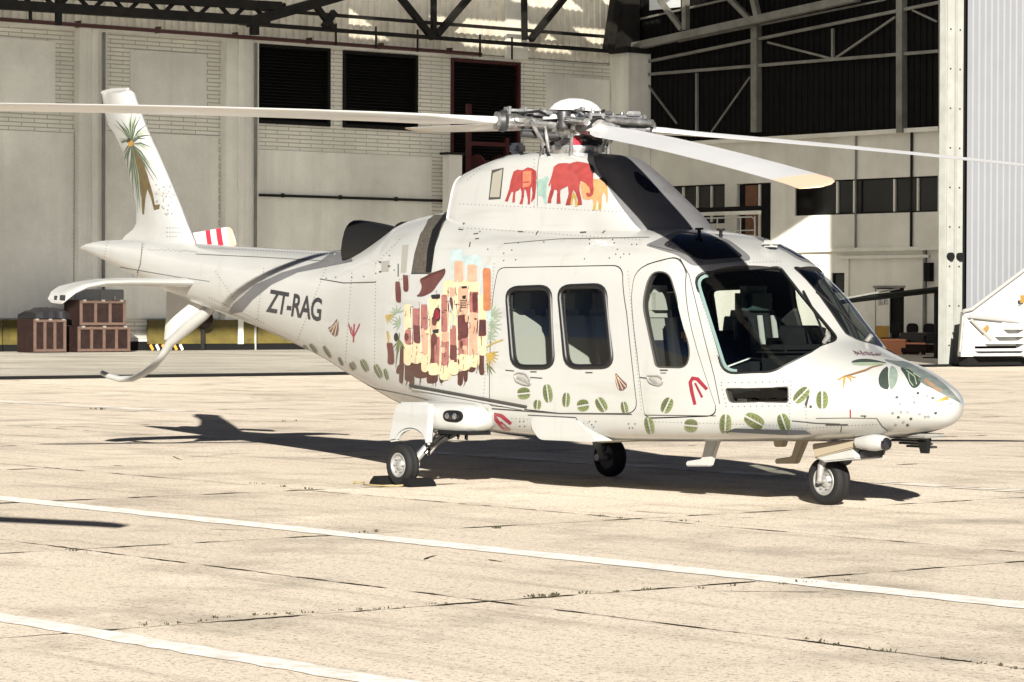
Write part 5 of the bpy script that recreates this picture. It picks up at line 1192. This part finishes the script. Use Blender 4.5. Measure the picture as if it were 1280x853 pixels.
decal('painted_branch', [q3(smooth([(480, 222), (560, 236), (640, 238), (720, 280), (800, 322), (880, 372), (960, 445), (1005, 500), (1036, 540), (980, 512), (920, 484), (850, 440), (760, 402), (700, 345), (640, 300), (560, 262), (500, 240)]))], pm('branch', (.075, .09, .085), (.15, .17, .16)), fus)
decal('branch_marks', [q3(stroke([(770, 370), (800, 395), (840, 420)], 26)), q3(stroke([(840, 425), (890, 455)], 22))], pm('bark', (.22, .14, .09)), fus, None, .005)
decal('painted_twig', [q3(stroke([(845, 535), (880, 515), (940, 498)], [4, 18, 24])), q3(stroke([(850, 515), (880, 520)], 8)), q3(stroke([(865, 535), (890, 520)], 7))], P_MUST, fus, None, .005)
rg = random.Random(5)
decal('painted_seed_spray', [q3(stroke([(262+k*15, 160+k*3+rg.uniform(-8, 8)), (280+k*15, 172+k*2+rg.uniform(-14, 14))], [4, 9])) for k in range(13)]+[q3(stroke([(275+k*14, 195+rg.uniform(-8, 4)), (292+k*14, 178+k*1.5)], [7, 3])) for k in range(13)], P_PURP, fus)
dots = [(575, 495), (640, 495), (690, 490), (725, 465), (750, 500), (790, 485), (830, 500), (815, 522), (545, 605), (585, 635), (650, 600), (605, 598), (675, 645), (620, 670), (565, 690), (650, 690), (775, 632), (800, 630), (850, 605), (735, 612), (955, 540), (700, 530), (600, 540)]
for k, (x, y) in enumerate(dots): decal('painted_spot', [q3([(x+rg.uniform(9, 14)*math.cos(t), y+rg.uniform(8, 12)*math.sin(t)) for t in [2*math.pi*i/9 for i in range(9)]])], P_DOT if k % 3 else P_DKGR, fus)
decal('warning_bar', [q3([(239, 580), (249, 580), (250, 640), (241, 640)])], P_CRIM, fus)
# fin palm
q8 = zz(120, 100, 4.063); F_ = [BV_FIN]
decal('palm_trunk', [q8([(183, 340), (207, 345), (235, 400), (262, 480), (290, 580), (300, 635), (326, 632), (322, 656), (295, 662), (280, 600), (262, 555), (252, 600), (245, 684), (236, 680), (233, 600), (215, 520), (195, 430)])], P_TRUNK, fin, F_)
fr = []
for ex_, ey in ((105, 205), (128, 200), (182, 165), (215, 165), (252, 232), (268, 262), (282, 345), (305, 490), (275, 430), (150, 445), (170, 505), (205, 600), (225, 655), (120, 300), (138, 380), (240, 280)):
    mx_, my = (182+ex_)/2+rg.uniform(-8, 8), (325+ey)/2-14
    for jx in (-9, 0, 9): fr.append(q8(stroke([(182, 325), (mx_+jx*.6, my+abs(jx)), (ex_+jx*1.3, ey+abs(jx)*2.2)], [3, 7, 1.5])))
decal('palm_fronds', fr[::2], P_LEAFL, fin, F_, .004); decal('palm_fronds', fr[1::2], pm('frond', (.06, .075, .05)), fin, F_, .0055)
decal('palm_fruit', [q8([(180+15*math.cos(t), 322+17*math.sin(t)) for t in [2*math.pi*k/10 for k in range(10)]])], P_MUST, fin, F_, .007)
decal('palm_fruit', [q8([(170+9*math.cos(t), 306+9*math.sin(t)) for t in [2*math.pi*k/10 for k in range(10)]])], P_BLK, fin, F_, .0085)
sp_ = []
for k in range(48):
    x, y = rg.gauss(350, 38), rg.uniform(530, 690)
    if x > 295+(y-530)*.1: sp_.append(q8([(x+5*math.cos(t), y+5*math.sin(t)) for t in [2*math.pi*i/6 for i in range(6)]]))
for k in range(16): sp_.append(q8([(rg.uniform(362, 442)+4*math.cos(t), 0) for t in (0,)]) if False else q8([(x0+4*math.cos(t), y0__+4*math.sin(t)) for x0, y0__ in [(362+(k % 6)*15, 752+(k//6)*22)] for t in [2*math.pi*i/6 for i in range(6)]]))
o = decal('painted_spots', sp_, P_DOT, fin, F_)
if o: o['kind'] = 'stuff'
# registration
cur = bpy.data.curves.new('reg', 'FONT'); cur.body = 'ZT-RAG'; cur.offset = .022; cur.resolution_u = 3; cur.space_character = .93
to = bpy.data.objects.new('reg_tmp', cur); col.objects.link(to); bpy.context.view_layer.update()
tm = bpy.data.meshes.new_from_object(to.evaluated_get(bpy.context.evaluated_depsgraph_get())); bpy.data.objects.remove(to)
x0, x1 = min(v.co.x for v in tm.vertices), max(v.co.x for v in tm.vertices); ya, yb_ = min(v.co.y for v in tm.vertices), max(v.co.y for v in tm.vertices)
bm = bmesh.new(); bm.from_mesh(tm)
for v in bm.verts:
    u, w = (v.co.x-x0)/(x1-x0), (v.co.y-ya)/(yb_-ya)
    bl, br, tl_, tr_ = (332.5, 390), (401, 402.5), (338, 361.5), (403.5, 373)
    v.co = Vector(((1-w)*((1-u)*bl[0]+u*br[0])+w*((1-u)*tl_[0]+u*tr_[0]), (1-w)*((1-u)*bl[1]+u*br[1])+w*((1-u)*tl_[1]+u*tr_[1]), 0))
bmesh.ops.triangulate(bm, faces=bm.faces[:])
for _ in range(3):
    le = [e for e in bm.edges if e.calc_length() > 4]
    if le: bmesh.ops.subdivide_edges(bm, edges=le, cuts=1); bmesh.ops.triangulate(bm, faces=bm.faces[:])
for v in bm.verts:
    h = cast(v.co.x, v.co.y, [BV_BODY]); v.co = h[0]+h[1]*.003
rm = bpy.data.meshes.new('registration'); bm.to_mesh(rm); bm.free(); rm.materials.append(mat('registration_black', (.02, .02, .022), .4)); link('registration', rm, fus)

# ---- panel seams, rivets, handles and small fittings on the skin
def seam(pts, w=.9, parent=None, trees=None, m=None): return decal('panel_seam', [stroke(pts, w)], m or M_SEAM, parent or fus, trees, .003, 8)
M_SEAML = mat('seam_soft', (.065, .062, .055), .7)
seam([(630, 305), (700, 299), (760, 298), (812, 297)], .8, m=M_SEAML); seam([(812, 307), (850, 316), (872, 324), (879, 330)], 1.); seam([(400, 349), (430, 354), (470, 353)], 1.1)
seam([(850, 323), (862, 345), (880, 420), (893, 470), (900, 505)], .9); seam([(1020, 523), (1060, 522.5), (1096, 523)], .8, m=M_SEAML); seam([(1096, 523), (1103, 533), (1110, 539)], 1.)
seam([(990, 526), (1020, 529), (1050, 530)], 1.2); seam([(806, 519), (895, 520)], 1.); seam([(615, 511), (700, 517), (790, 518)], 1.6)
seam([(660, 519), (720, 522), (727, 533), (742, 548)], 1.1); seam([(245, 318), (330, 322), (412, 327)], .8, m=M_SEAML); seam([(430, 470), (470, 486), (510, 494), (535, 500)], .7, m=M_SEAML)
seam([(675, 191), (672, 214), (672, 258)], .7, doghouse, E_, M_SEAML); seam([(600, 258), (690, 268), (790, 276)], 1., None, None, M_SEAML)
seam([(150, 334), (220, 346), (262, 352)], .7, m=M_SEAML); seam([(178, 304), (176, 330), (170, 345)], .8, None, None, M_SEAML)
rv = []
def dot(x, y, r=.75): globals()['rv'].append([(x+r*math.cos(t), y+r*math.sin(t)) for t in [2*math.pi*i/6 for i in range(6)]])
for k in range(11): dot(902+k*8.6, 478.5-k*.1); dot(908+k*7.6, 508.5-k*.1)
for k in range(5): dot(902+k*1.4, 482+k*5.5); dot(989-k*.3, 482+k*5.5)
for k in range(26): dot(575+k*11.5+rg.uniform(-3, 3), 268+k*.6+rg.uniform(-2, 2)+(6 if k % 3 == 0 else 0), .7)
for x, y in ((630, 317), (640, 313), (645, 325), (630, 326), (731, 324), (762, 323), (770, 318), (776, 322), (790, 306), (796, 306), (772, 312), (780, 318), (787, 318), (737, 300), (737, 305), (766, 300), (768, 304), (648, 304), (680, 303), (487, 320), (493, 338), (470, 342), (455, 346), (440, 347), (420, 347), (408, 348), (545, 298), (600, 290), (610, 312), (740, 531), (745, 527), (737, 527), (742, 534), (786, 530), (791, 535), (794, 530), (787, 535), (650, 527), (655, 527), (650, 533), (656, 533)): dot(x, y, .9)
for k in range(22): dot(186+k*2.8, 312+k*.15+rg.uniform(-1, 1), .5)
def row(p, q, n, r=.58):
    for k in range(n): dot(p[0]+(q[0]-p[0])*k/(n-1), p[1]+(q[1]-p[1])*k/(n-1), r)
rv_dark = rv; rv = []
for p, q, n in (((250, 310), (420, 318), 46), ((262, 372), (330, 404), 22), ((270, 340), (300, 385), 14), ((330, 336), (322, 398), 16), ((410, 330), (372, 425), 26), ((440, 342), (432, 452), 26), ((470, 352), (468, 470), 28), ((512, 345), (500, 350), 6), ((575, 285), (800, 300), 48), ((618, 330), (604, 505), 40), ((572, 262), (790, 278), 50), ((785, 340), (802, 512), 40), ((806, 527), (985, 532), 40), ((985, 475), (988, 538), 16), ((1000, 470), (1010, 536), 16), ((990, 536), (1100, 530), 26), ((545, 350), (540, 490), 20), ((640, 523), (735, 529), 20), ((500, 300), (470, 330), 10), ((866, 338), (904, 470), 32), ((870, 332), (975, 327), 26), ((180, 306), (172, 344), 12), ((135, 300), (130, 325), 8)): row(p, q, n)
o = decal('rivet_rows', rv, M_SEAML, fus, None, .003); o['kind'] = 'stuff'
rv = []
for p, q, n in (((575, 255), (795, 266), 46), ((668, 200), (668, 258), 14), ((585, 225), (600, 212), 5)): row(p, q, n)
o = decal('rivet_rows', rv, M_SEAML, doghouse, E_, .003); o['kind'] = 'stuff'; rv = rv_dark
o = decal('rivets', rv, M_SEAM, fus, None, .003); o['kind'] = 'stuff'
decal('roof_mark', [stroke([(658, 283), (665, 276)], 1.8), stroke([(648, 290), (654, 290)], 1.4), stroke([(670, 294), (673, 289)], 1.2), stroke([(683, 285), (688, 284.5)], 1.4), stroke([(725, 291), (733, 290.5)], 1.6), stroke([(753, 292), (757, 288)], 1.5), stroke([(770, 284.5), (776, 284)], 1.2), stroke([(579, 281), (585, 272)], 1.8), stroke([(573, 287), (579, 287.5)], 1.4), stroke([(592, 293), (598, 292)], 1.3), stroke([(594, 299), (599, 298.5)], 1.3), stroke([(588, 303), (587, 309)], 1.4), stroke([(485, 333), (488, 333)], 2), stroke([(474, 328), (477, 328)], 2), stroke([(474, 340), (477, 340)], 2), stroke([(498, 330), (498, 346)], 1.4), stroke([(570, 313), (568, 327)], 1.2)], M_SEAM, fus)
decal('access_panel', [[(667, 282), (680, 281), (679, 286), (666, 287)]], P_DOT, fus)
decal('nose_vent', [[(1006, 505), (1010, 494), (1012, 495), (1008, 511)], [(1012, 507), (1015, 507), (1015, 510), (1012, 510)]], M_SEAM, fus)
decal('stencil', [stroke([(632, 463), (643, 464)], 1.4), stroke([(663, 465), (671, 465)], 1.6), stroke([(663, 472), (678, 473)], 1.4), stroke([(732, 466), (741, 466)], 1.6), stroke([(825, 463), (835, 463)], 1.8), stroke([(826, 466.5), (833, 466.5)], 1.1), stroke([(800, 472), (808, 473)], 1.5), stroke([(1032, 531), (1060, 531)], 1.8), stroke([(1076, 520), (1083, 520)], 1.4), stroke([(1080, 522), (1082, 521)], 1), stroke([(1052, 533), (1051, 540)], 1.2), stroke([(504, 541), (509, 541)], 1.6)], M_SEAM, fus)
for d_, c_ in ((cab_door, [(643, 469), (648, 466), (658, 467.5), (665, 478), (663, 482), (655, 481), (646, 477)]), (cp_door, [(809, 470), (824, 470), (830, 475), (828, 481), (822, 482), (813, 479)])):
    seal(rounded(c_, 3), .006, 'door_handle', M_RIM, d_, off=.008); decal('handle_recess', [rounded(c_, 3)], pm('recess', (.30, .29, .26)), d_, None, .004); decal('handle_lever', [stroke([(c_[0][0]+4, c_[0][1]+3), (c_[3][0]-2, c_[3][1]+1)], 3.2)], M_RIM, d_, None, .01)
# pale teal bevel of the windshield glass
n_ = len(WSR); cxw = sum(p[0] for p in WSR)/n_; cyw = sum(p[1] for p in WSR)/n_
edge = [p for p in WSR if p[0] < 920 or (p[1] < 343 and p[0] < 965)]
i0 = max(range(n_), key=lambda i: ((Vector(WSR[i])-Vector(WSR[i-1])).length if WSR[i] in edge and WSR[i-1] not in edge else 0))
order = [WSR[(i0+k) % n_] for k in range(n_) if WSR[(i0+k) % n_] in edge]
full = []
for a, b in zip(order[:-1], order[1:]):
    for t in range(4): full.append((a[0]+(b[0]-a[0])*t/4, a[1]+(b[1]-a[1])*t/4))
full = [(x+(cxw-x)*.035, y+(cyw-y)*.045) for x, y in full]
M_TEALG = mat('glass_bevel', (.13, .19, .18), .3)
decal('windshield_bevel', [stroke(full, 4.)], M_TEALG, heli, None, -.006, 5)
# cockpit odds and ends
MB().bbox((-.95, -.52, 1.22), (.06, .16, .1), .03).build('yellow_pouch', mat('pouch_yellow', (.45, .25, .02), .6), heli, 50)
MB().bbox((-.30, -.60, .72), (.12, .1, .1), .03).build('headset', M_CHROME, heli, 50)
MB().bbox((-.52, .18, 1.06), (.34, .62, .46), .12, Matrix.Rotation(R(12), 3, 'Y')).build('seat_cover', M_SEATD, heli, 50)
MB().bbox((-.50, -.30, .90), (.42, .42, .22), .09, Matrix.Rotation(R(-14), 3, 'Y')).build('seat_cover', M_SEATD, heli, 50)
MB().box2((-1.38, -.60, .56), (-1.34, .60, 1.25)).build('cockpit_dark_panel', M_INT, heli)  # added dark panel; keeps the cockpit dark by hiding the pale cabin beyond
MB().tube([(-.62, -.5, .98), (-.5, -.32, 1.06), (-.38, -.12, 1.02)], .008, 6).build('cover_piping', M_RIM, heli, 50)

# ---- wheel chocks
M_CHOCK = mat('chock_rubber', (.006, .006, .006), .9, spec=.1, bump=.4, bscale=30)
for dxx, lab in ((.24, 'black rubber wheel chock ahead of the right main wheel'), (-.24, 'black rubber wheel chock behind the right main wheel')):
    x = GEAR_X+dxx*.83; s = 1 if dxx > 0 else -1
    pr = [(-.075, 0), (.075, 0), (.065, .02), (.015, .065), (-.02, .065), (-.068, .02)]
    rings = [[Vector((x+s*px_, yy, .004+pz)) for px_, pz in pr] for yy in (-1.22, -1.20, -.98, -.96)]
    c = MB().loft(rings).build('wheel_chock', M_CHOCK, None, 30); tag(c, lab, 'wheel chock', 'chocks at the right main wheel')
rp = MB().tube([(GEAR_X+.26, -1.28, .02), (GEAR_X+.18, -1.36, .012), (GEAR_X, -1.39, .012), (GEAR_X-.16, -1.36, .012), (GEAR_X-.26, -1.28, .02), (GEAR_X-.36, -1.32, .012), (GEAR_X-.42, -1.25, .012)], .006, 6)
tag(rp.build('chock_rope', mat('rope_yellow', (.24, .19, .08), .8), None, 50), 'thin yellow rope joining the two wheel chocks', 'rope')

# mark composite prints that are too fine to pick apart
for o in bpy.data.objects:
    if o.type == 'MESH' and o.parent is not None and o.name.split('.')[0] in ('shell_ribs', 'patch_marks', 'patch_outline', 'painted_sprig', 'painted_seed_spray', 'palm_fronds', 'roof_mark', 'stencil', 'elephant_shade', 'elephant_ear', 'painted_elephant_legs', 'leaf_vein', 'grip_bolts', 'bolt', 'nose_vent', 'brake_hose', 'gear_well', 'palm_fruit', 'painted_twig', 'crimson_mark', 'painted_leaf', 'branch_marks'):
        if o.name.split('.')[0] not in ('painted_leaf', 'crimson_mark', 'painted_twig', 'palm_fruit'): o['kind'] = 'stuff'

# ================================================================== SECOND HELICOPTER (beside the frame; its blade shadow falls on the apron)
h2 = heli.copy(); col.objects.link(h2); h2.location = (2.28, -14.1, 0); h2.rotation_euler = (0, 0, R(-32)); h2['label'] = 'plain white helicopter without painted animals parked beside the painted one'
for ch in list(heli.children):
    if ch.name.split('.')[0] in ('silver_band', 'cowl_vent', 'yellow_pouch', 'headset', 'seat_cover'): continue
    c = ch.copy(); col.objects.link(c); c.parent = h2
    if ch in (fus, doghouse, fin): continue
    for g in ch.children:
        if g.name.split('.')[0] in ('panel_seam', 'handle_recess'): continue
        d = g.copy(); col.objects.link(d); d.parent = c
